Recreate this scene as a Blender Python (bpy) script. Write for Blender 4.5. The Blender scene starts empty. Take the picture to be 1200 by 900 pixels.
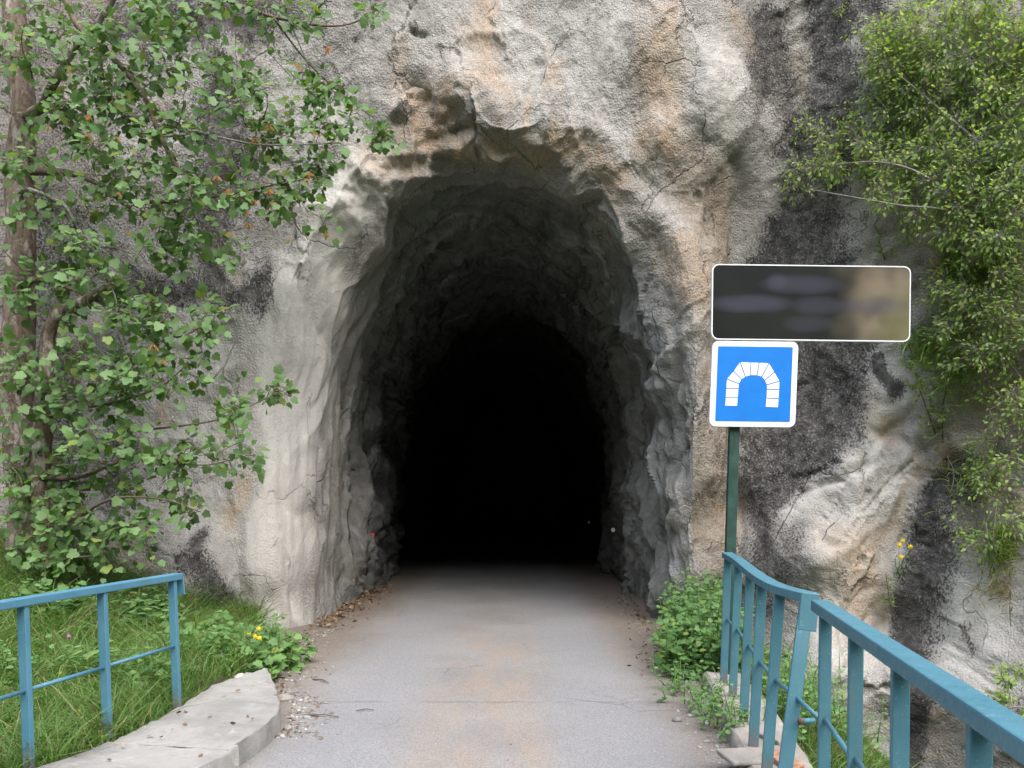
import bpy, math, random
import numpy as np
from mathutils import Vector, Matrix

random.seed(7)
RNG = np.random.default_rng(7)
SC = bpy.context.scene
COL = SC.collection

# ------------------------------------------------------------------ camera, world, sun, exposure
FPX = 950.0                 # focal length in pixels of a 1200 px wide frame
HOR = 580.0                 # row of the horizon in the 1200x900 frame
EYE = 1.6
cam_d = bpy.data.cameras.new("camera")
cam = bpy.data.objects.new("camera", cam_d)
COL.objects.link(cam)
cam.location = (0, 0, EYE)
cam.rotation_euler = (math.radians(90), 0, 0)
cam_d.sensor_width = 36
cam_d.lens = FPX / 1200 * 36
cam_d.shift_y = (HOR - 450) / 1200
cam_d.clip_start = 0.05
cam_d.clip_end = 2000
SC.camera = cam

SUN_EL, SUN_AZ = 50.0, 155.0     # degrees; azimuth clockwise from +Y (behind the viewer, to the right)
world = bpy.data.worlds.new("World")
SC.world = world
world.use_nodes = True
wn, wl = world.node_tree.nodes, world.node_tree.links
wn.clear()
sky = wn.new("ShaderNodeTexSky")
sky.sky_type = 'NISHITA'
sky.sun_disc = False
sky.sun_elevation = math.radians(SUN_EL)
sky.sun_rotation = math.radians(SUN_AZ)
sky.air_density = 1.0
sky.dust_density = 2.0
sky.ozone_density = 1.0
bg = wn.new("ShaderNodeBackground")
bg.inputs['Strength'].default_value = 0.12
wo = wn.new("ShaderNodeOutputWorld")
wl.new(sky.outputs[0], bg.inputs[0])
wl.new(bg.outputs[0], wo.inputs[0])

sun_d = bpy.data.lights.new("sun", 'SUN')
sun_d.energy = 1.25
sun_d.angle = math.radians(95)
sun_d.color = (1.0, 0.96, 0.92)
sun = bpy.data.objects.new("sun", sun_d)
COL.objects.link(sun)
az, el = math.radians(SUN_AZ), math.radians(SUN_EL)
to_sun = Vector((math.sin(az) * math.cos(el), math.cos(az) * math.cos(el), math.sin(el)))
sun.rotation_euler = to_sun.to_track_quat('Z', 'Y').to_euler()

SC.view_settings.view_transform = 'Standard'
SC.view_settings.look = 'None'
SC.view_settings.exposure = 2.32
SC.view_settings.gamma = 1.0
SC.render.engine = 'CYCLES'
SC.cycles.max_bounces = 8
SC.cycles.diffuse_bounces = 4
SC.cycles.transparent_max_bounces = 4
SC.cycles.caustics_reflective = False
SC.cycles.caustics_refractive = False
SC.cycles.use_denoising = True

# ------------------------------------------------------------------ helpers
def P(u, v, d):
    """world point seen at pixel (u, v) of the photograph at distance d"""
    return np.array([(u - 600) / FPX * d, d, EYE - (v - HOR) / FPX * d])

_perm = np.random.default_rng(3).permutation(256).astype(np.int64)
_perm = np.concatenate([_perm, _perm, _perm])
_g = np.random.default_rng(5).normal(size=(256, 3))
_g /= np.linalg.norm(_g, axis=1, keepdims=True)

def perlin(x, y, z):
    xi, yi, zi = np.floor(x).astype(np.int64), np.floor(y).astype(np.int64), np.floor(z).astype(np.int64)
    xf, yf, zf = x - xi, y - yi, z - zi
    xi &= 255; yi &= 255; zi &= 255
    u = xf * xf * xf * (xf * (xf * 6 - 15) + 10)
    v = yf * yf * yf * (yf * (yf * 6 - 15) + 10)
    w = zf * zf * zf * (zf * (zf * 6 - 15) + 10)
    res = 0
    for dx in (0, 1):
        a = _perm[(xi + dx) & 255]
        wx = u if dx else 1 - u
        for dy in (0, 1):
            b = _perm[(a + yi + dy) & 255]
            wy = v if dy else 1 - v
            for dz in (0, 1):
                h = _perm[(b + zi + dz) & 255]
                g = _g[h]
                wz = w if dz else 1 - w
                res = res + wx * wy * wz * (g[:, 0] * (xf - dx) + g[:, 1] * (yf - dy) + g[:, 2] * (zf - dz))
    return res * 1.5

def fbm(x, y, z, octaves=3, gain=0.5):
    s, a, f = 0, 1.0, 1.0
    for k in range(octaves):
        s = s + a * perlin(x * f + 17.3 * k, y * f + 5.1 * k, z * f + 9.7 * k)
        a *= gain; f *= 2.03
    return s

def facets(p, q, seed=0):
    """broken planes: every cell of a jittered grid is tilted its own way"""
    ip, iq = np.floor(p).astype(np.int64), np.floor(q).astype(np.int64)
    best = np.full(len(p), 1e9); out = np.zeros(len(p))
    for i in (-1, 0, 1):
        for j in (-1, 0, 1):
            h = _perm[(_perm[(ip + i + seed) & 255] + iq + j) & 255]
            cp, cq = ip + i + .5 + .9 * (_perm[h] / 255 - .5), iq + j + .5 + .9 * (_perm[h + 1] / 255 - .5)
            d = (p - cp) ** 2 + (q - cq) ** 2
            val = (p - cp) * (_perm[h + 2] / 127.5 - 1) + (q - cq) * (_perm[h + 3] / 127.5 - 1) + .45 * (_perm[h + 4] / 127.5 - 1)
            m = d < best
            best = np.where(m, d, best); out = np.where(m, val, out)
    return out

def smooth(e0, e1, x):
    t = np.clip((x - e0) / (e1 - e0), 0, 1)
    return t * t * (3 - 2 * t)

class TPS:
    """smooth surface through scattered heights"""
    def __init__(self, pts, lam=0.0):
        pts = np.array(pts, float)
        self.c = pts[:, :2]
        n = len(pts)
        K = self._k(np.linalg.norm(self.c[:, None] - self.c[None], axis=2)) + lam * np.eye(n)
        A = np.zeros((n + 3, n + 3))
        A[:n, :n] = K; A[:n, n] = 1; A[:n, n + 1:] = self.c
        A[n, :n] = 1; A[n + 1:, :n] = self.c.T
        self.w = np.linalg.solve(A, np.concatenate([pts[:, 2], np.zeros(3)]))
    @staticmethod
    def _k(r):
        return r * r * np.log(r + 1e-9)
    def __call__(self, x, y):
        x = np.asarray(x, float); y = np.asarray(y, float)
        o = self.w[-3] + self.w[-2] * x + self.w[-1] * y
        for i, (cx, cy) in enumerate(self.c):
            o = o + self.w[i] * self._k(np.hypot(x - cx, y - cy))
        return o

def np_mesh(name, V, F):
    """mesh from an (n,3) vertex array and an (m,k) face array"""
    me = bpy.data.meshes.new(name)
    V = np.asarray(V, np.float32); F = np.asarray(F, np.int32)
    m, k = F.shape
    me.vertices.add(len(V)); me.vertices.foreach_set("co", V.ravel())
    me.loops.add(m * k); me.loops.foreach_set("vertex_index", F.ravel())
    me.polygons.add(m)
    me.polygons.foreach_set("loop_start", np.arange(0, m * k, k, dtype=np.int32))
    me.update(calc_edges=True)
    return me

class MB:
    """collects shapes into one mesh"""
    def __init__(self):
        self.v = []; self.f = []
    def add(self, V, F):
        o = len(self.v)
        self.v += [tuple(map(float, p)) for p in V]
        self.f += [tuple(i + o for i in f) for f in F]
        return self
    def tube(self, pts, radii, n=8, cap=True, wob=0.0):
        pts = np.array(pts, float); m = len(pts)
        if np.isscalar(radii): radii = [radii] * m
        V = []; F = []
        up = np.array([0.31, 0.17, 0.93])
        for i in range(m):
            t = pts[min(i + 1, m - 1)] - pts[max(i - 1, 0)]
            t /= np.linalg.norm(t) + 1e-9
            a = np.cross(t, up)
            if np.linalg.norm(a) < 1e-3: a = np.cross(t, [1, 0, 0])
            a /= np.linalg.norm(a); b = np.cross(t, a)
            for k in range(n):
                an = 2 * math.pi * k / n
                r = radii[i] * (1 + wob * math.sin(3 * an + i * 0.7) + wob * random.uniform(-1, 1))
                V.append(pts[i] + r * (math.cos(an) * a + math.sin(an) * b))
        for i in range(m - 1):
            for k in range(n):
                F.append((i * n + k, i * n + (k + 1) % n, (i + 1) * n + (k + 1) % n, (i + 1) * n + k))
        if cap:
            F.append(tuple(range(n))[::-1]); F.append(tuple(range((m - 1) * n, m * n)))
        return self.add(V, F)
    def bar(self, a, b, wx, wy, side):
        """rectangular bar from a to b; wx measured along side, wy across it"""
        a = np.array(a, float); b = np.array(b, float)
        t = (b - a) / np.linalg.norm(b - a)
        s = np.array(side, float); s = s - t * s.dot(t); s /= np.linalg.norm(s)
        q = np.cross(t, s)
        V = []
        for p in (a, b):
            for (i, j) in ((-1, -1), (1, -1), (1, 1), (-1, 1)):
                V.append(p + s * wx / 2 * i + q * wy / 2 * j)
        return self.add(V, [(3, 2, 1, 0), (4, 5, 6, 7), (0, 1, 5, 4), (1, 2, 6, 5), (2, 3, 7, 6), (3, 0, 4, 7)])
    def prism(self, outline, thick, origin, ex, ey):
        """flat outline (x,y pairs) extruded by thick along ex x ey, front face at origin"""
        o = np.array(origin, float); ex = np.array(ex, float); ey = np.array(ey, float)
        n = np.cross(ex, ey)
        m = len(outline)
        V = [o + ex * x + ey * y for x, y in outline] + [o + ex * x + ey * y - n * thick for x, y in outline]
        F = [tuple(range(m)), tuple(range(m, 2 * m))[::-1]]
        for i in range(m):
            j = (i + 1) % m
            F.append((i, i + m, j + m, j))
        return self.add(V, F)

def origin_of(o):
    L = np.zeros(3)
    while o is not None:
        L = L + np.array(o.location); o = o.parent
    return L

def tag(o, label=None, cat=None, group=None, kind=None):
    if label: o['label'] = label
    if cat: o['category'] = cat
    if group: o['group'] = group
    if kind: o['kind'] = kind
    return o

def empty(name, loc, label, cat, group=None):
    o = bpy.data.objects.new(name, None)
    o.empty_display_size = 0.2
    COL.objects.link(o)
    o.location = tuple(map(float, loc))
    return tag(o, label, cat, group)

def link(name, me, mat, parent=None, shade=None, bevel=0.0):
    o = bpy.data.objects.new(name, me)
    COL.objects.link(o)
    if mat: me.materials.append(mat)
    if parent is not None: o.parent = parent
    if shade: me.shade_smooth()
    if bevel:
        b = o.modifiers.new("edge", 'BEVEL'); b.width = bevel; b.segments = 2; b.limit_method = 'ANGLE'
    return o

def part(name, mb, mat, parent=None, shade=False, bevel=0.0):
    """link a mesh builder (world coordinates) as one object"""
    L = origin_of(parent)
    me = bpy.data.meshes.new(name)
    me.from_pydata([(x - L[0], y - L[1], z - L[2]) for x, y, z in mb.v], [], mb.f)
    me.update()
    return link(name, me, mat, parent, shade, bevel)

def part_np(name, V, F, mat, parent=None, shade=False, var=None):
    me = np_mesh(name, np.asarray(V) - origin_of(parent), F)
    if var is not None:
        at = me.attributes.new("var", 'FLOAT', 'POINT'); at.data.foreach_set("value", np.asarray(var, np.float32))
    return link(name, me, mat, parent, shade)

def copy_part(src, parent, M):
    o = src.copy(); COL.objects.link(o); o.parent = parent
    L = Vector(origin_of(parent))
    o.matrix_basis = Matrix.Translation(-L) @ M
    return o

def curve(pts, n=8):
    """Catmull-Rom through points of any dimension"""
    p = np.array(pts, float)
    p = np.vstack([2 * p[0] - p[1], p, 2 * p[-1] - p[-2]])
    out = []
    for i in range(1, len(p) - 2):
        for k in range(n):
            t = k / n
            out.append(0.5 * (2 * p[i] + (p[i + 1] - p[i - 1]) * t + (2 * p[i - 1] - 5 * p[i] + 4 * p[i + 1] - p[i + 2]) * t * t
                              + (3 * p[i] - p[i - 1] - 3 * p[i + 1] + p[i + 2]) * t ** 3))
    out.append(p[-2])
    return np.array(out)

# ------------------------------------------------------------------ materials
class NT:
    def __init__(self, name):
        self.m = bpy.data.materials.new(name); self.m.use_nodes = True
        self.t = self.m.node_tree; self.t.nodes.clear()
        self.out = self.t.nodes.new("ShaderNodeOutputMaterial")
        self.b = self.t.nodes.new("ShaderNodeBsdfPrincipled")
        self.t.links.new(self.b.outputs[0], self.out.inputs[0])
        self.co = None
    def n(self, typ): return self.t.nodes.new(typ)
    def set(self, sock, v):
        if hasattr(v, 'is_linked') or isinstance(v, bpy.types.NodeSocket): self.t.links.new(v, sock)
        else:
            if isinstance(v, tuple) and len(v) == 3 and sock.type == 'RGBA': v = (*v, 1)
            sock.default_value = v
    def coords(self, scale=(1, 1, 1), rot=(0, 0, 0)):
        if self.co is None: self.co = self.n("ShaderNodeTexCoord")
        mp = self.n("ShaderNodeMapping")
        mp.inputs['Scale'].default_value = scale; mp.inputs['Rotation'].default_value = rot
        self.t.links.new(self.co.outputs['Object'], mp.inputs[0])
        return mp.outputs[0]
    def noise(self, scale, detail=4, rough=0.5, vec=None, dist=0.0):
        x = self.n("ShaderNodeTexNoise")
        x.inputs['Scale'].default_value = scale; x.inputs['Detail'].default_value = detail
        x.inputs['Roughness'].default_value = rough; x.inputs['Distortion'].default_value = dist
        self.t.links.new(vec if vec is not None else self.coords(), x.inputs['Vector'])
        return x.outputs['Fac']
    def voronoi(self, scale, vec=None, feature='F1', out='Distance'):
        x = self.n("ShaderNodeTexVoronoi"); x.feature = feature
        x.inputs['Scale'].default_value = scale
        self.t.links.new(vec if vec is not None else self.coords(), x.inputs['Vector'])
        return x.outputs[out]
    def math(self, op, a, b=0.0, c=0.0):
        x = self.n("ShaderNodeMath"); x.operation = op
        for s, v in zip(x.inputs, (a, b, c)): self.set(s, v)
        return x.outputs[0]
    def rng(self, x, a, b, c=0.0, d=1.0, smooth=True):
        r = self.n("ShaderNodeMapRange"); r.interpolation_type = 'SMOOTHSTEP' if smooth else 'LINEAR'
        self.set(r.inputs[0], x)
        for s, v in zip(list(r.inputs)[1:5], (a, b, c, d)): self.set(s, v)
        return r.outputs[0]
    def mix(self, f, a, b, mode='MIX'):
        x = self.n("ShaderNodeMix"); x.data_type = 'RGBA'; x.blend_type = mode
        self.set(x.inputs[0], f); self.set(x.inputs[6], a); self.set(x.inputs[7], b)
        return x.outputs[2]
    def mixv(self, vec, fac, amount):
        """coordinates pushed about by a noise"""
        a = self.n("ShaderNodeVectorMath"); a.operation = 'ADD'
        self.t.links.new(vec, a.inputs[0]); self.t.links.new(self.math('MULTIPLY', fac, amount), a.inputs[1])
        return a.outputs[0]
    def attr(self, name):
        x = self.n("ShaderNodeAttribute"); x.attribute_name = name
        return x
    def sep(self, c):
        x = self.n("ShaderNodeSeparateColor"); self.set(x.inputs[0], c)
        return x.outputs
    def xyz(self):
        x = self.n("ShaderNodeSeparateXYZ"); self.t.links.new(self.coords(), x.inputs[0])
        return x.outputs
    def bump(self, h, strength=0.5, dist=0.01, normal=None):
        x = self.n("ShaderNodeBump"); x.inputs['Strength'].default_value = strength; x.inputs['Distance'].default_value = dist
        self.set(x.inputs['Height'], h)
        if normal is not None: self.t.links.new(normal, x.inputs['Normal'])
        return x.outputs[0]
    def done(self, color, rough=0.8, normal=None, spec=0.3, **kw):
        self.set(self.b.inputs['Base Color'], color); self.set(self.b.inputs['Roughness'], rough)
        self.b.inputs['Specular IOR Level'].default_value = spec
        if normal is not None: self.t.links.new(normal, self.b.inputs['Normal'])
        for k, v in kw.items(): self.set(self.b.inputs[k.replace('_', ' ')], v)
        return self.m

def mat_rock():
    k = NT("rock")
    a = k.attr("mask_a"); b = k.attr("mask_b")
    dark, orange, pale = k.sep(a.outputs['Color'])
    inside, deep_shade, brown = k.sep(b.outputs['Color'])
    big = k.noise(0.9, 5, 0.6)
    mid = k.noise(6, 7, 0.7)
    grain = k.noise(42, 3, 0.65)
    peb = k.voronoi(46, k.coords((1, 1, .85)))
    fine = k.noise(120, 3, 0.7)
    streak = k.noise(5, 6, 0.65, k.coords((1, 1, 0.16)))
    col = k.mix(k.rng(big, .3, .7), (.275, .264, .242), (.37, .357, .33))
    col = k.mix(k.math('MULTIPLY', k.rng(streak, .45, .7), .5), col, (.42, .408, .382))
    col = k.mix(k.math('MULTIPLY', k.rng(mid, .5, .75), .35), col, (.215, .208, .192))
    col = k.mix(k.math('MULTIPLY', k.rng(k.noise(2.6, 6, .65, k.coords((1, 1, .2))), .52, .68), .55), col, (.27, .225, .17))
    # smooth pale cement skin and drips
    col = k.mix(k.math('MULTIPLY', pale, k.rng(streak, .32, .58, .55, 1)), col, (.53, .51, .465))
    # brown dirt and ochre runs, with the roof's lit yellow painted in
    col = k.mix(k.math('MULTIPLY', brown, k.rng(mid, .3, .62, .35, 1)), col, (.27, .215, .155))
    col = k.mix(k.math('MULTIPLY', orange, k.rng(mid, .3, .6, .25, 1)), col, (.44, .315, .205))
    # inside the bore the rock is grey-green, painted darker to deepen its shade, with chalky calcite runs
    bore_col = k.mix(k.rng(mid, .35, .7), (.125, .127, .117), (.215, .215, .203))
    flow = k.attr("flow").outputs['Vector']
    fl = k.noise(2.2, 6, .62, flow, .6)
    bore_col = k.mix(k.rng(k.noise(1.3, 7, .62, flow, .8), .56, .66, 0, .8), bore_col, (.36, .365, .37))
    bore_col = k.mix(k.rng(fl, .34, .46, .75, 0), bore_col, (.055, .055, .048))  # creases painted dark to strengthen the shading of the folds
    bore_col = k.mix(deep_shade, bore_col, (.05, .05, .046))  # deeper bore painted darker to stand for lost light
    col = k.mix(inside, col, bore_col)
    # grain of the surface
    col = k.mix(k.math('MULTIPLY', k.rng(grain, .36, .62, .85, 0), k.math('SUBTRACT', 1.0, k.math('MULTIPLY', k.math('MAXIMUM', inside, pale), .7))), col, k.mix(1.0, col, (.68, .67, .65), 'MULTIPLY'))
    # black lichen: speckles that close up where the mask is strong
    sp = k.noise(44, 3, 0.62, k.coords((1, 1, .7)))
    sp = k.math('ADD', k.math('MULTIPLY', sp, .8), k.math('MULTIPLY', k.noise(9, 4, .6), .2))
    thr = k.rng(dark, 0, 1, .72, .33, smooth=False)
    col = k.mix(k.math('MULTIPLY', k.rng(dark, .2, .8), .62), col, (.115, .110, .104))
    spot = k.rng(k.math('SUBTRACT', k.math('ADD', k.math('MULTIPLY', sp, .78), k.math('MULTIPLY', k.noise(7, 6, .7, k.coords((1, 1, .16), (0, .42, 0))), .22)), thr), -.06, .05)
    lich = k.mix(k.rng(k.noise(11, 4), .4, .65), (.038, .036, .034), (.095, .088, .08))
    col = k.mix(k.math('MULTIPLY', spot, .94), col, lich)
    # white crustose dots
    wd = k.rng(k.voronoi(15, k.coords((1, 1, 1))), .05, .12, 1, 0)
    wd = k.math('MULTIPLY', wd, k.rng(k.noise(2.1, 3), .5, .62))
    wd = k.math('MULTIPLY', wd, k.math('SUBTRACT', 1.0, inside))
    col = k.mix(k.math('MULTIPLY', wd, .7), col, (.52, .52, .49))
    h = k.math('ADD', k.math('MULTIPLY', grain, 1.2), k.math('MULTIPLY', fine, .3))
    h = k.math('SUBTRACT', h, k.math('MULTIPLY', peb, .9))
    h = k.math('ADD', h, k.math('MULTIPLY', mid, 1.6))
    crk = k.voronoi(1.15, k.mixv(k.coords((1, 1, .8)), k.noise(2.5, 5, .6), .55), 'DISTANCE_TO_EDGE')
    crk = k.math('MULTIPLY', k.rng(crk, .0, .012, 1, 0), k.rng(k.noise(1.3, 3), .5, .6))
    col = k.mix(k.math('MULTIPLY', crk, .38), col, (.07, .06, .05))
    h = k.math('SUBTRACT', h, k.math('MULTIPLY', crk, 2.5))
    zone = k.rng(k.noise(1.7, 4, .6), .36, .62, .4, 1)
    rough_amt = k.rng(k.math('ADD', pale, k.math('MULTIPLY', inside, .6)), 0, 1, 1, .35)
    nrm = k.bump(k.math('MULTIPLY', h, k.math('MULTIPLY', rough_amt, zone)), 1.0, 0.016)
    return k.done(col, k.rng(grain, .3, .7, .72, .92), nrm, .28)

def mat_road():
    k = NT("asphalt")
    x, y, z = k.xyz()
    big = k.noise(.8, 5, .6)
    mid = k.noise(5, 6, .65)
    grit = k.voronoi(80)
    gr2 = k.noise(150, 2, .6)
    col = k.mix(k.rng(big, .3, .7), (.19, .184, .174), (.24, .234, .222))
    # wheel tracks swept cleaner and bluer, dust between and at the edges
    t1 = k.rng(k.math('ABSOLUTE', k.math('ADD', k.math('SUBTRACT', x, .75), k.math('MULTIPLY', mid, .25))), .1, .6, 1, 0)
    t2 = k.rng(k.math('ABSOLUTE', k.math('ADD', k.math('ADD', x, .95), k.math('MULTIPLY', mid, .25))), .1, .6, 1, 0)
    tr = k.math('MAXIMUM', t1, t2)
    col = k.mix(k.math('MULTIPLY', tr, .55), col, (.222, .223, .228))
    dust = k.rng(k.noise(1.9, 7, .7, k.coords((1.2, .3, 1))), .34, .68)
    notr = k.math('SUBTRACT', 1.0, tr)
    near = k.rng(y, 11.5, 7.5)
    cl = k.math('MULTIPLY', k.rng(k.math('ABSOLUTE', k.math('ADD', x, k.math('MULTIPLY', k.math('SUBTRACT', big, .3), .6))), .15, .75, 1, .25), near)
    rust = k.math('MULTIPLY', k.math('MULTIPLY', k.math('MULTIPLY', dust, k.math('SUBTRACT', 1.0, k.math('MULTIPLY', tr, .8))), cl), .72)
    col = k.mix(rust, col, (.285, .215, .155))
    edge = k.rng(k.math('ABSOLUTE', k.math('ADD', k.math('ADD', x, .3), k.math('MULTIPLY', k.math('SUBTRACT', mid, .5), .5))), 1.15, 1.75)
    col = k.mix(k.math('MULTIPLY', edge, .7), col, (.165, .125, .088))
    # transverse joint where the bridge deck meets the tunnel road
    jy = k.math('ABSOLUTE', k.math('ADD', k.math('SUBTRACT', y, 6.28), k.math('MULTIPLY', k.math('SUBTRACT', mid, .5), .09)))
    joint = k.math('MULTIPLY', k.rng(jy, .006, .045, 1, 0), k.rng(k.noise(3, 3), .32, .6))
    col = k.mix(k.math('MULTIPLY', joint, .35), col, (.12, .12, .125))
    col = k.mix(k.rng(grit, .1, .5, .7, 0), col, (.085, .083, .08))
    col = k.mix(k.rng(k.noise(60, 2, .5), .6, .72, 0, .55), col, (.36, .355, .345))
    rc = k.voronoi(.75, k.mixv(k.coords((1, .8, 1)), k.noise(3, 6, .65), .6), 'DISTANCE_TO_EDGE')
    rc = k.math('MULTIPLY', k.rng(rc, 0, .008, 1, 0), k.rng(k.noise(.9, 2), .52, .62))
    col = k.mix(k.math('MULTIPLY', rc, .6), col, (.09, .085, .08))
    hh = k.math('ADD', k.math('MULTIPLY', grit, .8), k.math('MULTIPLY', gr2, .5))
    nrm = k.bump(k.math('SUBTRACT', hh, k.math('MULTIPLY', joint, 2.0)), .55, .008)
    return k.done(col, .85, nrm, .25)

def mat_concrete(name="concrete", base=(.30, .288, .262)):
    k = NT(name)
    n1 = k.noise(2.2, 6, .65); n2 = k.noise(14, 6, .7); n3 = k.noise(90, 3, .7)
    col = k.mix(k.rng(n1, .35, .65), base, tuple(c * .74 for c in base))
    col = k.mix(k.rng(n2, .55, .72, 0, .6), col, (.19, .165, .135))
    col = k.mix(k.rng(k.noise(5, 5, .7), .60, .70, 0, .55), col, (.45, .435, .40))
    nrm = k.bump(k.math('ADD', k.math('MULTIPLY', n2, 1.2), k.math('MULTIPLY', n3, .4)), .8, .012)
    return k.done(col, .9, nrm, .2)

def mat_soil():
    k = NT("soil")
    n = k.noise(4, 6, .65); n2 = k.noise(40, 4, .7)
    col = k.mix(k.rng(n, .35, .65), (.07, .062, .035), (.065, .085, .03))
    col = k.mix(k.rng(n2, .5, .7, 0, .5), col, (.15, .12, .08))
    return k.done(col, .95, k.bump(n2, .8, .03), .1)

def mat_paint(name, c0, c1):
    k = NT(name)
    n1 = k.noise(3, 5, .6); n2 = k.noise(26, 6, .75); n3 = k.noise(140, 3, .6)
    col = k.mix(k.rng(n1, .3, .7), tuple(.84 * c for c in c0), tuple(.84 * c for c in c1))
    col = k.mix(k.rng(n2, .60, .72, 0, .55), col, (.20, .30, .33))
    col = k.mix(k.rng(n3, .66, .72, 0, .6), col, (.45, .47, .46))
    col = k.mix(k.rng(k.noise(17, 6, .7), .68, .73, 0, .85), col, (.16, .085, .05))
    z = k.xyz()[2]
    foot = k.rng(k.math('ADD', z, k.math('MULTIPLY', k.math('SUBTRACT', n2, .5), .35)), -.02, .14, .8, 0)
    col = k.mix(foot, col, (.135, .105, .08))
    col = k.mix(k.rng(k.noise(4, 6, .7, k.coords((1, 1, .25))), .55, .72, 0, .4), col, (.13, .15, .145))
    return k.done(col, k.rng(n2, .3, .7, .38, .62), k.bump(n2, .3, .004), .45)

def mat_plain(name, col, rough=.6, var=.15, scale=20, spec=.35, bump=.1):
    k = NT(name)
    n = k.noise(scale, 5, .65)
    c = k.mix(k.rng(n, .35, .68), tuple(x * (1 - var) for x in col), tuple(min(1, x * (1 + var * .6)) for x in col))
    return k.done(c, rough, k.bump(n, bump, .004), spec)

def mat_bark():
    k = NT("bark")
    n1 = k.noise(7, 6, .7, k.coords((1, 1, .5))); n2 = k.noise(30, 6, .75, k.coords((1, 1, .4)))
    col = k.mix(k.rng(n2, .35, .65), (.11, .08, .062), (.24, .185, .15))
    col = k.mix(k.rng(n1, .53, .62, 0, .85), col, (.44, .39, .34))
    col = k.mix(k.rng(k.noise(9, 5, .6), .63, .68, 0, .9), col, (.40, .43, .33))
    return k.done(col, .9, k.bump(k.math('ADD', n2, n1), .8, .015), .15)

def mat_leaf(name, c_dark, c_light, c_odd, odd=.95, trans=.35, rough=.5):
    k = NT(name)
    oi = k.n("ShaderNodeObjectInfo")
    v = k.math('FRACT', k.math('ADD', k.attr("var").outputs['Fac'], oi.outputs['Random']))
    col = k.mix(k.rng(v, 0, .93, smooth=False), c_dark, c_light)
    col = k.mix(k.rng(v, odd, odd + .01), col, c_odd)
    n = k.noise(60, 3, .6)
    col = k.mix(k.rng(n, .4, .7, 0, .3), col, k.mix(1.0, col, (.7, .72, .6), 'MULTIPLY'))
    k.done(col, rough, None, .35)
    tr = k.n("ShaderNodeBsdfTranslucent")
    k.set(tr.inputs[0], k.mix(1.0, col, (1.25, 1.3, .55), 'MULTIPLY'))
    ms = k.n("ShaderNodeMixShader"); ms.inputs[0].default_value = trans
    k.t.links.new(k.b.outputs[0], ms.inputs[1]); k.t.links.new(tr.outputs[0], ms.inputs[2])
    k.t.links.new(ms.outputs[0], k.out.inputs[0])
    return k.m

M = {}
M['rock'] = mat_rock()
M['road'] = mat_road()
M['concrete'] = mat_concrete()
M['old_stone'] = mat_concrete("old_stone", (.32, .29, .25))
M['soil'] = mat_soil()
M['paint'] = mat_paint("teal_paint", (.060, .180, .225), (.080, .215, .262))
M['blue_paint'] = mat_paint("blue_paint", (.075, .218, .300), (.10, .262, .345))
M['rust'] = mat_plain("rust", (.22, .10, .06), .85, .4, 60, .2, .4)
M['brick'] = mat_plain("brick_clay", (.36, .20, .13), .9, .35, 30, .15, .5)
M['green_paint'] = mat_plain("green_paint", (.032, .072, .058), .45, .25, 9)
M['sign_white'] = mat_plain("sign_white", (.80, .81, .82), .4, .04, 12, .4, .02)
M['sign_blue'] = mat_plain("sign_blue", (.014, .185, .60), .35, .06, 6, .4, .02)
M['metal_grey'] = mat_plain("metal_grey", (.30, .31, .31), .5, .2, 10)
M['bark'] = mat_bark()
M['twig'] = mat_plain("twig_bark", (.15, .115, .085), .9, .35, 35, .15, .4)
M['grey_twig'] = mat_plain("grey_twig_bark", (.25, .235, .205), .9, .35, 35, .15, .4)
M['cut_wood'] = mat_plain("bare_wood", (.50, .38, .26), .85, .25, 30, .15, .3)
M['maple'] = mat_leaf("maple_leaf", (.085, .165, .052), (.165, .28, .095), (.20, .27, .06), .94, .32)
M['bushleaf'] = mat_leaf("bush_leaf", (.22, .335, .09), (.38, .50, .17), (.30, .25, .13),     .93, .55)
M['broomleaf'] = mat_leaf("broom_leaf", (.13, .22, .05), (.27, .38, .09), (.3, .32, .09), .92, .35)
M['herb'] = mat_leaf("herb_leaf", (.085, .185, .06), (.18, .32, .10), (.20, .28, .05), .95, .35)
M['grass'] = mat_leaf("grass_blade", (.080, .165, .034), (.175, .30, .075), (.30, .26, .13), .88, .35)
M['dry'] = mat_leaf("dry_grass", (.22, .17, .085), (.36, .29, .16), (.18, .22, .07), .85, .3, .8)
M['samara'] = mat_leaf("seed_wing", (.40, .17, .07), (.52, .27, .11), (.30, .28, .08), .85, .4)
M['yellow'] = mat_plain("yellow_petal", (.80, .58, .02), .6, .1, 40)
M['pink'] = mat_plain("pink_petal", (.55, .15, .50), .6, .1, 40)
M['litter'] = mat_leaf("dead_leaf", (.10, .06, .035), (.24, .15, .085), (.34, .26, .18), .85, .15, .85)
M['stone'] = mat_plain("pebble", (.30, .29, .27), .9, .45, 8, .2, .4)
M['stal'] = mat_plain("calcite", (.62, .60, .54), .5, .1, 20)
M['reflect'] = mat_plain("reflector_white", (.85, .85, .80), .3, .03, 20, .6)
M['reflect_red'] = mat_plain("reflector_red", (.60, .03, .02), .3, .05, 20, .6)
M['forest'] = mat_plain("forest_green", (.055, .085, .035), .95, .5, .15, .1, .5)

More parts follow.
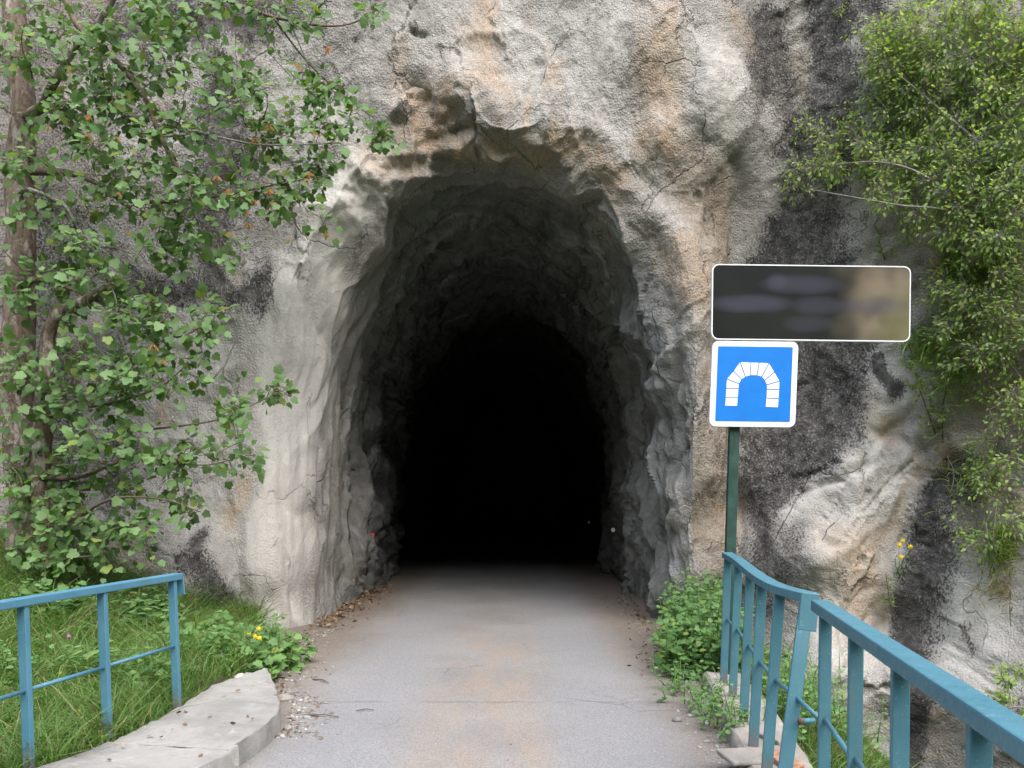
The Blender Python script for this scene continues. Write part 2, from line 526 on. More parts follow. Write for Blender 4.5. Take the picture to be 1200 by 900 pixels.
def mat_plaque():
    """dark enamel, lettering blurred to bluish smears, beige and olive reflections painted on the right end"""
    k = NT("dark_plaque")
    x, y, z = k.xyz()     # metres from the plate's centre: x along, z up
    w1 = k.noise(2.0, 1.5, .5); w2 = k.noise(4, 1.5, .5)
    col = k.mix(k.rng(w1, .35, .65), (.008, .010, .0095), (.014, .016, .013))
    end_ramp = k.rng(k.math('ADD', x, k.math('MULTIPLY', k.math('SUBTRACT', w1, .5), .5)), .12, .62)  # beige reflection painted into the right end
    col = k.mix(k.math('MULTIPLY', end_ramp, k.rng(w2, .3, .65, .5, .95)), col, (.19, .155, .105))
    green = k.rng(k.math('ADD', x, k.math('MULTIPLY', z, -.6)), .55, .85)  # olive part of the painted reflection
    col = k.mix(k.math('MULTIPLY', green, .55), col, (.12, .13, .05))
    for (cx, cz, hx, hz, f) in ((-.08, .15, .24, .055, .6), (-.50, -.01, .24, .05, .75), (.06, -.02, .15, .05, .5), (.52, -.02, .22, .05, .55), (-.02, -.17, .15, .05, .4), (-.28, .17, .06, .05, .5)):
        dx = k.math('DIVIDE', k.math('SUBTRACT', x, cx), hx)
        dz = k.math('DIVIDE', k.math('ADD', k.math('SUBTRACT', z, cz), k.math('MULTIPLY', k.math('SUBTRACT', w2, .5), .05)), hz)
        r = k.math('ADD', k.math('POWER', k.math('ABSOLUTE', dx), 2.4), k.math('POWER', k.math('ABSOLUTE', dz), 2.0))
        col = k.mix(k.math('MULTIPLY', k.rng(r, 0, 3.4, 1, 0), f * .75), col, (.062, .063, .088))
    return k.done(col, .33, None, .28)
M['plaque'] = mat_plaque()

# ------------------------------------------------------------------ the cliff and its tunnel
XC, HW, ZS, HA = -0.22, 2.22, 2.0, 3.65       # bore: centre, half width, springing height, arch rise

face_px = [  # column, row, distance
    (600, -400, 8.9), (600, -150, 9.25), (600, 0, 9.45), (600, 90, 9.42), (570, 140, 9.32), (480, 60, 9.5), (470, 130, 9.5), (700, 110, 9.45), (650, 40, 9.45),
    (770, 60, 9.30), (775, 150, 9.35), (735, 130, 9.5), (835, 110, 9.32), (850, 165, 9.55), (815, 190, 9.5), (890, 90, 9.75), (885, 20, 9.65),
    (800, 260, 9.55), (835, 330, 9.5), (838, 450, 9.55), (835, 560, 9.6), (830, 680, 9.55),
    (872, 230, 10.05), (868, 330, 10.15), (868, 450, 10.2), (866, 600, 10.1), (866, 720, 9.9),
    (950, 40, 9.75), (950, 200, 9.8), (950, 330, 9.7), (945, 450, 9.7), (930, 560, 9.6), (905, 680, 9.4),
    (1030, 470, 9.15), (1000, 560, 9.05), (950, 650, 8.95), (960, 780, 8.6), (1010, 640, 9.0), (1055, 560, 9.15), (1075, 640, 9.0), (1050, 740, 8.95), (1055, 850, 8.7),
    (1110, 680, 8.5), (1120, 820, 8.1), (1160, 700, 8.2), (1200, 800, 7.7), (1130, 560, 8.7), (1200, 600, 8.0),
    (1030, 50, 9.3), (1040, 250, 9.1), (1100, 100, 9.0), (1100, 330, 8.8), (1200, 100, 8.4), (1200, 330, 8.2), (1120, 440, 8.7), (1400, 400, 7.4), (1400, 0, 7.8), (1400, 900, 6.8), (1100, 1200, 7.8), (900, 1200, 8.4),
    (430, 60, 9.5), (420, 200, 9.5), (350, 250, 9.5), (330, 420, 9.45), (290, 560, 9.4), (275, 700, 9.35), (235, 690, 8.95), (215, 730, 8.9), (225, 600, 9.2),
    (150, 560, 9.1), (180, 420, 9.25), (100, 300, 9.1), (200, 120, 9.3), (300, 60, 9.45), (60, 100, 8.9), (0, 400, 8.75), (0, 650, 8.6), (-200, 300, 8.0), (-200, 800, 8.0), (-200, -200, 8.2), (300, -300, 9.0), (900, -300, 9.2), (250, 1100, 8.9),
]
_fp = np.array([[*P(u, v, d)[[0, 2]], d] for u, v, d in face_px])
_face = TPS(_fp, 0.01)
def face_y(X, Z):
    return np.clip(_face(X, Z), 6.5, 11.0)
def on_face(u, v, off=0.0):
    """world point of the cliff seen at pixel (u, v), moved off metres towards the viewer"""
    d = 9.3
    for _ in range(12):
        q = P(u, v, d); d = 0.5 * d + 0.5 * float(face_y(q[0], q[2]))
    return P(u, v, d - off)

lip_px = [(285, 1500), (283, 740), (287, 640), (296, 540), (312, 440), (338, 340), (372, 262), (405, 205), (432, 168), (452, 135), (470, 108), (483, 93), (497, 103), (512, 108), (535, 101),
          (560, 101), (572, 122), (583, 152), (600, 156), (622, 150), (640, 140), (660, 150), (685, 146), (705, 160), (728, 178), (750, 214), (772, 246), (795, 285), (806, 330), (812, 400),
          (812, 480), (810, 560), (806, 640), (806, 760), (806, 1500)]
LIP = np.array([[(u - 600) / 100.0, 1.6 - (v - 580) / 100.0] for u, v in lip_px])

def build_cliff():
    # profile of the bore, from deep on the left, over the crown, to deep on the right
    zl = np.concatenate([np.arange(-6, -0.6, .09), np.arange(-0.6, ZS, .024)])
    th = np.linspace(math.pi, 0, 560)
    zr = np.concatenate([np.arange(ZS, -2.4, -.024), np.arange(-2.4, -6.01, -.09)])[1:]
    px = np.concatenate([np.full(len(zl), XC - HW), XC + HW * np.cos(th), np.full(len(zr), XC + HW)])
    pz = np.concatenate([zl, ZS + HA * np.sin(th), zr])
    oz = np.minimum(pz, ZS)
    dx, dz = px - XC, pz - oz
    L = np.hypot(dx, dz); dx, dz = dx / L, dz / L
    nt = len(px)
    arc = np.concatenate([[0], np.cumsum(np.hypot(np.diff(px), np.diff(pz)))])
    # distance from the bore to the lip along each ray
    W = np.full(nt, 9.0)
    for a, b in zip(LIP[:-1], LIP[1:]):
        e = b - a
        den = dx * e[1] - dz * e[0]
        den = np.where(np.abs(den) < 1e-9, 1e-9, den)
        s = ((a[0] - px) * e[1] - (a[1] - pz) * e[0]) / den
        t = ((a[0] - px) * dz - (a[1] - pz) * dx) / den
        ok = (t >= -1e-6) & (t <= 1 + 1e-6) & (s > 0)
        W = np.where(ok, np.minimum(W, s), W)
    W = np.where(W > 8, .6, np.maximum(W, .1))
    kern = np.exp(-0.5 * (np.arange(-9, 10) / 2.6) ** 2); kern /= kern.sum()
    W = np.convolve(np.pad(W, 9, mode='edge'), kern, 'valid')
    ang = np.arctan2(pz - 2.0, px - XC)             # 0 right, pi/2 crown, pi left
    deg = np.degrees(ang)
    D = np.interp(deg, [-60, 10, 40, 60, 90, 120, 150, 200], [.6, .65, .75, .75, .65, .55, 1.0, 1.1])
    B = np.interp(deg, [-60, 20, 50, 70, 110, 130, 150, 200], [.75, .75, .8, .8, .6, .1, .75, .85])
    D = np.where(deg < -60, 1.1, D); B = np.where(deg < -60, .8, B)
    left = (px < XC)
    D = np.where((deg < 0) & left, 1.1, D); B = np.where((deg < 0) & left, .85, B)
    ylip = face_y(px + dx * W, pz + dz * W)
    # section from the deep end to the far edge of the face
    ni, nf, no = 190, 60, 235
    g = .024 * (1.02 ** np.arange(ni + 1) - 1) / .02
    inn = g[1:][::-1]                                # distance behind the flare
    phi = np.linspace(0, math.pi / 2, nf)
    so = np.cumsum(np.linspace(.019, .062, no))
    rows = []
    sarr = []; marr = []; yin = []
    for q in inn:
        e = .75 * smooth(7.6 + .8 * np.sin(arc * .7), 8.1 + .8 * np.sin(arc * .7), q)     # bore stepped wider, shaped to give the deep dark a hard edge
        rows.append((px + dx * e, ylip + D + q, pz + dz * e)); marr.append(np.ones(nt)); yin.append(np.full(nt, q))
    for p in phi:
        lin = p / (math.pi / 2)
        s1, y1 = 1 - math.cos(p), 1 - math.sin(p)    # rounded nose
        s2, y2 = math.sin(p), math.cos(p)            # hollow with a sharp lip
        bp, bn = np.clip(B, 0, 1), np.clip(-B, 0, 1)
        s = W * (lin * (1 - bp - bn) + s1 * bp + s2 * bn)
        y = ylip + D * ((1 - lin) * (1 - bp - bn) + y1 * bp + y2 * bn)
        rows.append((px + dx * s, y, pz + dz * s)); marr.append(np.full(nt, 1 - lin)); yin.append(np.full(nt, -lin))
    for q in so:
        X, Z = px + dx * (W + q), pz + dz * (W + q)
        rows.append((X, face_y(X, Z), Z)); marr.append(np.zeros(nt)); yin.append(np.full(nt, -1 - q))
    G = np.array([np.stack(r, 1) for r in rows])     # (ns, nt, 3)
    m = np.array(marr); q = np.array(yin)
    ns = len(rows)
    base = G.copy()
    du = np.gradient(G, axis=0); dv = np.gradient(G, axis=1)
    N = np.cross(du, dv); N /= np.linalg.norm(N, axis=2, keepdims=True) + 1e-9
    # normals must face the open air: towards the viewer on the face, into the bore inside
    ref = np.where(m[..., None] > .5, np.stack([-(G[..., 0] - XC), np.full_like(m, -.3), -(G[..., 2] - np.minimum(G[..., 2], ZS)) - .001], -1), np.array([0, -1.0, 0]))
    if np.mean((N * ref).sum(-1)) < 0: N = -N
    A = np.broadcast_to(arc, m.shape)
    x, y, z = (base[..., i].ravel() for i in range(3)); a = A.ravel(); mm = m.ravel()
    w1 = perlin(x * .8, y * .8, z * .8)
    face_w = 1 - smooth(.35, .9, mm)
    u = 600 + FPX * x / y; v = HOR - FPX * (z - EYE) / y
    jx = 26 * fbm(x * 1.6, y, z * 1.2 + 3, 3); jy = 22 * fbm(x * 1.5 + 8, y, z * 1.1, 3)
    uu, vv = u + jx, v + jy
    def stroke(pts, w, pw=2.0):
        d = np.full(len(uu), 1e9)
        pts = np.array(pts, float)
        for p0, p1 in zip(pts[:-1], pts[1:]):
            e = p1 - p0
            t = np.clip(((uu - p0[0]) * e[0] + (vv - p0[1]) * e[1]) / (e @ e + 1e-9), 0, 1)
            d = np.minimum(d, np.hypot(uu - p0[0] - t * e[0], vv - p0[1] - t * e[1]))
        return np.exp(-(d / w) ** pw)
    def poly(pts, soft):
        pts = np.array(pts, float); n = len(pts)
        ins = np.zeros(len(uu), bool); d = np.full(len(uu), 1e9)
        for i in range(n):
            p0, p1 = pts[i], pts[(i + 1) % n]
            e = p1 - p0
            t = np.clip(((uu - p0[0]) * e[0] + (vv - p0[1]) * e[1]) / (e @ e + 1e-9), 0, 1)
            d = np.minimum(d, np.hypot(uu - p0[0] - t * e[0], vv - p0[1] - t * e[1]))
            cr = ((p0[1] > vv) != (p1[1] > vv)) & (uu < (p1[0] - p0[0]) * (vv - p0[1]) / (p1[1] - p0[1] + 1e-12) + p0[0])
            ins ^= cr
        return smooth(-soft, soft, np.where(ins, d, -d))
    u0, v0 = uu, vv
    uu, vv = u + .35 * jx, v + .35 * jy
    sculpt = np.zeros(len(x))
    for pts, w, h in (([(483, 31), (497, 33)], 3.2, -.07), ([(536, 66), (537, 78)], 3, -.06), ([(1030, 130), (1034, 134)], 3, -.05), ([(943, 578), (972, 567), (1008, 545)], 5, -.10), ([(865, 190), (862, 330), (866, 470), (864, 660)], 9, -.10), ([(612, 165), (618, 120), (632, 85)], 9, -.06), ([(640, 160), (652, 110)], 7, .05),
                      ([(565, 125), (548, 105)], 26, .13), ([(520, 20), (540, 110)], 20, .05), ([(840, 105), (845, 130)], 34, .05), ([(800, 150), (850, 172)], 12, -.04), ([(700, 40), (700, 120)], 40, .06), ([(772, 40), (776, 170)], 24, .07),
                      ([(482, 100), (497, 135), (520, 165)], 16, -.16), ([(545, 150), (590, 168)], 10, -.10), ([(930, 600), (985, 560), (1030, 470)], 24, .06), ([(935, 680), (1000, 620), (1060, 560)], 26, .06), ([(1068, 640), (1055, 740)], 20, -.03),
                      ([(1010, 640), (1030, 700)], 30, .08), ([(1120, 640), (1110, 780)], 34, .10), ([(1080, 520), (1100, 620)], 8, -.08), ([(1075, 755), (1130, 760)], 6, -.05), ([(1040, 720), (1000, 780)], 8, -.08), ([(1020, 505), (1060, 515)], 6, -.07),
                      ([(770, 260), (820, 310), (830, 380)], 20, .10), ([(745, 200), (790, 230)], 16, -.08), ([(800, 330), (800, 640)], 10, .06), ([(835, 640), (838, 560)], 10, .06), ([(425, 220), (455, 180)], 14, .06), ([(240, 650), (260, 720)], 24, .12), ([(215, 730), (265, 735)], 14, .14)):
        sculpt = sculpt + h * stroke(pts, w)
    uu, vv = u0, v0
    # face: bulges, hollows, vertical ribs, pitted grain
    f = .10 * fbm(x * .75, y * .75, z * .6, 2) + .040 * fbm(x * 2.4 + w1, y * 2.4, z * 1.6, 2)
    rid = 1 - np.abs(perlin(x * 1.5 + .6 * w1 + 3, y * 1.5, z * .9 + .4 * w1))
    f = f + .045 * (rid ** 4 - .3)
    f = f + .014 * fbm(x * 9, y * 9, z * 7, 2) + .008 * perlin(x * 20, y * 20, z * 17) + .009 * np.abs(perlin(x * 31, y * 31, z * 28)) + sculpt * (1 - smooth(.3, .8, mm)) / (1 - smooth(0, .75, mm) + .2)
    # right slab and ledges: cracks that run down to the left
    r = x * .62 + z * .78
    t_ = x * .78 - z * .62
    crack = np.abs(perlin(r * .9 + 4, t_ * 2.6 + .6 * w1, y * .5))
    wr = smooth(2.6, 3.6, x)
    f = f + wr * (.03 * (smooth(0, .10, crack) - .8) + .015 * fbm(r * 1.3, t_ * 4.5, y, 2))
    jag = .22 * fbm(x * 5, y * 5, z * 5, 2)
    fc = .055 * facets(r * .95 + jag, t_ * 2.1 + jag, 3) + .025 * facets(r * 2.6 + jag, t_ * 4.4 + jag, 9)
    fc2 = .030 * facets(x * 1.6 + jag + 7, z * 1.3 + jag, 5)
    f = f + fc * smooth(2.9, 3.5, x) + fc2 * smooth(2.6, 2.0, x)
    f = f * (1 - .6 * smooth(3.6, 4.3, x) * smooth(1.6, .8, z)) + .035 * facets(x * 1.1 + .5 * jag + 3, z * 1.0 + .5 * jag, 31) * smooth(3.6, 4.3, x)
    # inside: sheets of sprayed rock folded along the rings of the bore
    yy = y + .35 * w1
    f1 = perlin(a * .55 + 1.3 * w1, yy * 1.25, a * 0 + 2.2)
    fold = 1 - np.abs(perlin(a * .42 + 11, yy * 1.7 + .55 * perlin(a * 1.1, yy * .9, a * 0 + 7), a * 0 + 5.5))
    blk = perlin(x * 1.9, y * 1.4, z * 1.5)
    stepy = np.abs(perlin(a * .9 + 31, yy * 2.6, a * 0 + 1.7))
    fi = .045 * facets(a * .8 + jag, yy * 2.0 + jag + .5 * np.sin(a), 11) + .020 * facets(a * 1.9 + jag, yy * 4.2 + jag, 21) + .15 * f1 + .25 * (fold ** 3 - .35) + .10 * blk + .09 * (1 - smooth(0, .22, stepy)) * -1 + .06 * ((1 - np.abs(perlin(a * 1.1 + 5, yy * 4.2 + .6 * blk, a * 0 + 9))) ** 4 - .3) + .035 * fbm(x * 5, y * 4, z * 4, 2) + .010 * perlin(x * 16, y * 14, z * 14)
    # smoother cement skin on the left flare, with hanging runs
    skin = smooth(.02, .12, mm) * smooth(2.2, .3, q.ravel()) * smooth(-1.2, -1.9, x)
    skin = np.maximum(skin, smooth(-2.45, -2.7, x) * smooth(-3.35, -3.0, x) * (mm < .99) * smooth(4.6, 3.8, z))
    runs = .035 * fbm(x * 4.5 + .5 * w1, y * 4.5, z * .55, 2) + .05 * perlin(x * 1.6, y * 1.6, z * .5)
    disp = f * (1 - smooth(.0, .75, mm)) + fi * smooth(.0, .75, mm)
    disp = disp * (1 - .8 * skin) + runs * skin
    # ragged edge of the roof
    top = smooth(4.6, 5.4, z) * smooth(.0, .06, mm) * smooth(1.0, .7, mm)
    disp = disp + top * (.35 + .65 * smooth(.6, -.2, x)) * (.10 * fbm(x * 3.2, y * 3.2, z * 3.2, 3) + .09 * (1 - np.abs(perlin(x * 2.1 + 9, y * 1.3, z * 1.2))) ** 3)
    V = base.reshape(-1, 3) + N.reshape(-1, 3) * disp[:, None]
    idx = np.arange(ns * nt).reshape(ns, nt)
    F = np.stack([idx[:-1, :-1], idx[:-1, 1:], idx[1:, 1:], idx[1:, :-1]], -1)
    # face winding to agree with N
    c = np.cross(V[F[ns - 5, nt // 2, 1]] - V[F[ns - 5, nt // 2, 0]], V[F[ns - 5, nt // 2, 3]] - V[F[ns - 5, nt // 2, 0]])
    if c[1] > 0: F = F[..., ::-1]
    # ---- masks: what grows on and has run down the rock, and painted shade
    def comb(items):
        o = np.zeros(len(uu))
        for val, w in items: o = np.maximum(o, val * w)
        return o
    dark = comb([
        (.70, poly([(955, -60), (1030, -60), (1018, 150), (1008, 300), (1040, 400), (1020, 480), (985, 545), (930, 610), (905, 690), (872, 690), (870, 520), (880, 300), (905, 190), (935, 70)], 26)),
        (.70, stroke([(905, 20), (890, 80), (925, 130)], 32)),
        (.50, stroke([(950, 620), (915, 670), (895, 720), (880, 800)], 24)),
        (.24, stroke([(1000, 640), (960, 700), (940, 800)], 45)),
        (.80, stroke([(1135, 545), (1095, 620), (1065, 700), (1055, 750), (1072, 800), (1062, 900)], 26, 3)),
        (.62, stroke([(1125, 590), (1085, 690), (1090, 760)], 36)),
        (.9, stroke([(1040, 415), (1050, 445)], 14)), (.75, stroke([(1010, -20), (1050, 60)], 25)),
        (.22, poly([(1080, 640), (1260, 600), (1260, 950), (1080, 950)], 30)), (.72, stroke([(1150, 745), (1158, 765)], 9)),
        (.14, poly([(-60, -60), (445, -60), (415, 60), (380, 150), (330, 240), (290, 330), (150, 380), (140, 760), (-60, 760)], 30)),
        (.80, stroke([(255, 90), (262, 180), (240, 250), (235, 320)], 40)), (.78, stroke([(150, 40), (200, 30), (300, 30)], 40)), (.72, stroke([(300, 330), (260, 345), (160, 330)], 26)),
        (.08, poly([(130, 330), (290, 330), (270, 480), (250, 600), (270, 740), (120, 760)], 30)),
        (.74, stroke([(225, 640), (245, 690), (268, 720)], 24)), (.70, stroke([(150, 520), (140, 590)], 26)), (.55, stroke([(60, 250), (60, 600)], 60)),
        (.33, stroke([(420, 40), (440, 0)], 40)), (.28, stroke([(640, 70), (622, 140)], 12)), (.30, stroke([(850, 250), (860, 500), (862, 700)], 26)),
    ]) * face_w
    dark = np.maximum(dark, .38 * poly([(-60, -60), (400, -60), (360, 70), (300, 200), (290, 340), (-60, 360)], 40) * face_w)
    orange = comb([
        (.66, stroke([(772, 20), (770, 90), (778, 150), (772, 175)], 20)), (.6, stroke([(790, 300), (815, 330)], 22)), (.55, stroke([(562, 0), (570, 60), (575, 100)], 20)), (.45, stroke([(463, 40), (462, 75)], 9)),
        (.75, stroke([(480, 110), (470, 150), (500, 170), (530, 115)], 20)), (.6, stroke([(450, 190), (520, 170), (600, 172), (680, 170), (730, 215)], 20)), (.8, stroke([(622, 112), (614, 148)], 6)), (.55, stroke([(655, 90), (652, 110)], 9)), (.6, stroke([(183, 470), (190, 500)], 8)),  # the long roof stroke paints the ceiling's lit yellow into the colour
        (.7, stroke([(272, 560), (268, 620)], 9)), (.95, stroke([(222, 715), (238, 722), (262, 735)], 9)), (.55, stroke([(1040, 495), (1030, 510)], 22)), (.5, stroke([(1075, 540), (1050, 600), (1020, 640)], 20)),
        (.55, stroke([(1010, 640), (1000, 720)], 24)), (.4, stroke([(838, 600), (838, 660)], 10)), (.5, stroke([(1090, 800), (1100, 880)], 20)), (.6, stroke([(870, 20), (880, 60)], 14)),
    ]) * (1 - smooth(.55, .95, mm))
    pale = comb([
        (.95, poly([(300, 330), (345, 290), (400, 210), (440, 170), (445, 220), (410, 320), (385, 440), (370, 560), (362, 740), (300, 740), (285, 600)], 18)),
        (.6, stroke([(840, 90), (850, 135)], 34)), (.75, stroke([(1035, 480), (1000, 540), (940, 600)], 18)), (.6, stroke([(1060, 520), (1000, 600), (960, 640)], 18)), (.8, stroke([(1040, 415), (1055, 450)], 22)),
        (.6, stroke([(1015, 60), (1000, 130)], 16)), (.75, poly([(1095, 640), (1200, 650), (1200, 800), (1090, 820)], 30)), (.5, poly([(170, 380), (300, 340), (300, 740), (200, 740)], 40)), (.35, poly([(480, -60), (760, -60), (740, 120), (600, 130), (500, 90)], 40)), (.6, stroke([(1095, 640), (1100, 700)], 18)), (.6, poly([(1040, 520), (1090, 560), (1040, 700), (1020, 900), (930, 900), (940, 720), (980, 600)], 24)),
        (.5, stroke([(815, 330), (820, 420)], 12)),
    ]) * (1 - smooth(.8, 1., mm) * smooth(-.2, 1.0, q.ravel()))
    brown = comb([
        (.75, poly([(765, 170), (850, 170), (870, 330), (862, 680), (812, 680), (815, 340), (790, 270)], 18)), (.45, stroke([(485, 100), (520, 150), (570, 175)], 34)), (.35, stroke([(620, 175), (700, 190), (760, 270)], 22)),
        (.6, stroke([(900, 40), (930, 120)], 30)), (.8, stroke([(1110, 280), (1150, 400), (1190, 600)], 60)), (.4, stroke([(1000, 640), (1030, 720)], 30)), (.55, stroke([(60, 640), (170, 660), (240, 730)], 24)), (.45, stroke([(560, 40), (580, 90)], 30)),
        (.3, poly([(-60, -60), (120, -60), (100, 700), (-60, 700)], 40)),
    ]) * (1 - smooth(.6, 1.0, mm))
    topz = smooth(4.0, 5.2, z)
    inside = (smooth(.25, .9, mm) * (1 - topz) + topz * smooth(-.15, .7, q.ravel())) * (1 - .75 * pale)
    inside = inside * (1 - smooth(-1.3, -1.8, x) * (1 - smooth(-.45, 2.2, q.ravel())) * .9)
    deep_shade = smooth(1.5, 7.0, q.ravel()) * .4  # painted shade that grows with depth behind the flare
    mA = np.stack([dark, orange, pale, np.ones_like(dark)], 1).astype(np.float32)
    mB = np.stack([inside, deep_shade, brown, np.ones_like(dark)], 1).astype(np.float32)
    # normals of the whole skin, so the two meshes meet without a seam
    Gv = V.reshape(ns, nt, 3)
    NN = np.cross(np.gradient(Gv, axis=0), np.gradient(Gv, axis=1)); NN /= np.linalg.norm(NN, axis=2, keepdims=True) + 1e-12
    if NN[ns - 5, nt // 2, 1] > 0: NN = -NN
    NN = NN.reshape(-1, 3)
    cut = ni + 4
    def sub(name, r0, r1, parent=None):
        sel = slice(r0 * nt, r1 * nt)
        Fs = F[r0:r1 - 1].reshape(-1, 4) - r0 * nt
        me = np_mesh(name, V[sel], Fs)
        me.shade_smooth()
        me.normals_split_custom_set_from_vertices(NN[sel].astype(np.float32))
        for nm, arr in (("mask_a", mA), ("mask_b", mB)):
            at = me.attributes.new(nm, 'FLOAT_COLOR', 'POINT'); at.data.foreach_set("color", arr[sel].ravel())
        at = me.attributes.new("flow", 'FLOAT_VECTOR', 'POINT'); at.data.foreach_set("vector", np.stack([a * .42, y * 1.5 + .35 * w1, a * 0], 1)[sel].astype(np.float32).ravel())
        return link(name, me, M['rock'], parent)
    cliff = tag(sub("cliff", cut - 1, ns), "grey limestone cliff streaked with black lichen round the tunnel mouth", None, None, 'structure')
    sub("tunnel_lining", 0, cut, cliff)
    e = MB()
    e.add([(XC - 4, 45, -3), (XC + 4, 45, -3), (XC + 4, 45, 9), (XC - 4, 45, 9)], [(0, 1, 2, 3)])
    part("end_cap", e, M['soil'], cliff)  # cap added to close the bore and keep it dark
    return cliff
CLIFF = build_cliff()

# white calcite drips hanging from the roof edge
for (u, v, d, l, r) in ((517, 160, 9.75, .07, .010), (575, 158, 9.62, .09, .010), (484, 203, 9.95, .14, .014), (473, 200, 9.95, .06, .009), (618, 152, 9.55, .10, .016), (622, 150, 9.56, .07, .012), (613, 155, 9.56, .06, .010), (655, 185, 10.0, .08, .010)):
    p = P(u, v, d)
    part("stalactite", MB().tube([p + (0, 0, .08), p + (0, 0, .02), p - (0, 0, l * .6), p - (0, 0, l)], [r * 1.6, r, r * .6, r * .15], 6), M['stal'], CLIFF, True)

# ------------------------------------------------------------------ ground, road, bridge
bank_l = TPS([(-2.35, 5, .06), (-2.5, 4.2, .02), (-2.25, 6.2, .08), (-2.1, 6.8, .08), (-2.95, 9.2, .16), (-2.6, 8, .07), (-3.5, 8.5, .35), (-4.3, 8.3, .72), (-5.5, 8.2, .95), (-4.2, 6.5, .42),
              (-3.3, 6.5, .2), (-3.1, 5, .02), (-5, 5, .15), (-4, 3, -.8), (-6, 3, -.9), (-3, 2.5, -1.2), (-3, 0, -3.5), (-8, 0, -4), (-8, 8, 1.5), (-8, 5, .3), (-4.5, 10, 1.1), (-2.6, 10, .05),
              (-1.9, 7.5, -.1), (-2.25, 8.5, -.02), (-2.1, 9.3, -.1), (-1.9, 6, -.2), (-1.8, 4, -.3)])
bank_r = TPS([(2.1, 7, .03), (2.1, 8.8, .12), (2.5, 6.5, -.12), (2.3, 5, -.6), (2.9, 6.8, -.8), (3.4, 7.6, -1.0), (2.2, 3, -2.0), (4, 4, -2.5), (5, 6, -1.7), (4.5, 7.5, -2.2), (2, 0, -4), (6, 0, -5), (9, 8, -2), (2.0, 9.7, .08), (1.6, 7.5, .02), (1.3, 7.4, -.12), (1.5, 6.5, -.12), (1.4, 6.0, -.25), (1.6, 5, -.5), (1.6, 7.0, -.06), (1.3, 8.5, -.15), (1.5, 8.2, -.06), (1.3, 9.5, -.1), (3.0, 9, -.3)])
def off_right(X, Y):
    return np.minimum(bank_r(X, Y), -.05 + 1.2 * np.maximum(0, X - np.interp(Y, [4, 6, 7, 8, 9.7], [1.75, 1.70, 1.50, 1.60, 1.85])) )
def off_left(X, Y):
    e = np.interp(Y, [2, 4.3, 5.6, 6.7, 8, 9.7], [-2.7, -2.3, -2.2, -2.08, -2.5, -2.85])
    return np.where(Y > 2, np.minimum(bank_l(X, Y), -.06 + 1.4 * np.maximum(0, e - X)), bank_l(X, Y))
def bank_mesh(name, f, x0, x1, y0, y1, step, label):
    xs = np.arange(x0, x1, step); ys = np.arange(y0, y1, step)
    X, Y = np.meshgrid(xs, ys)
    Z = f(X, Y) + (.05 if name == 'none' else .03) * fbm(X.ravel() * 2, Y.ravel() * 2, Y.ravel() * 0, 3).reshape(X.shape)
    V = np.stack([X, Y, np.maximum(Z, -5.9)], -1).reshape(-1, 3)
    i = np.arange(X.size).reshape(X.shape)
    F = np.stack([i[:-1, :-1], i[:-1, 1:], i[1:, 1:], i[1:, :-1]], -1).reshape(-1, 4)
    o = part_np(name, V, F, M['soil'], None, True)
    return tag(o, label, None, None, 'structure')
bank_mesh("grass_bank", off_left, -10, -1.75, -3, 10.4, .08, "grassy bank of soil rising to the cliff behind the left railing")
bank_mesh("ravine_bank", off_right, 1.25, 10, -3, 10.4, .08, "steep bank of soil falling into the ravine outside the right railing")

def sheet(name, rows, z, mat, label, n=12):
    """sheet from rows (y, x_left, x_right)"""
    V = []; F = []
    for y, a, b in rows:
        for k in range(n + 1): V.append((a + (b - a) * k / n, y, z))
    for i in range(len(rows) - 1):
        for k in range(n):
            F.append((i * (n + 1) + k, i * (n + 1) + k + 1, (i + 1) * (n + 1) + k + 1, (i + 1) * (n + 1) + k))
    o = part(name, MB().add(V, F), mat)
    return tag(o, label, None, None, 'structure')
sheet("road", [(-40, -9.0, -5.4), (0, -2.75, .95), (3, -2.2, 1.38), (6, -1.75, 1.7), (6.9, -2.2, 1.75), (8, -2.7, 2.0), (10, -2.9, 2.3), (66, -2.9, 2.3)], 0.0, M['road'], "dusty grey asphalt road leading into the tunnel")
deck = MB()
for (y0, a0, b0, y1, a1, b1) in ((-40, -9.9, -5.2, 6.75, -2.3, 1.88),):
    deck.add([(a0, y0, -.6), (b0, y0, -.6), (b1, y1, -.6), (a1, y1, -.6), (a0, y0, -.03), (b0, y0, -.03), (b1, y1, -.03), (a1, y1, -.03)],
             [(3, 2, 1, 0), (4, 5, 6, 7), (0, 1, 5, 4), (1, 2, 6, 5), (2, 3, 7, 6), (3, 0, 4, 7)])
tag(part("bridge_deck", deck, M['concrete']), "concrete bridge deck under the road", None, None, 'structure')

g = MB(); R = 600
g.add([(-R, -R, -6), (R, -R, -6), (R, R, -6), (-R, R, -6)], [(0, 1, 2, 3)])
tag(part("ground", g, M['forest']), "wooded valley floor below the bridge", None, None, 'structure')
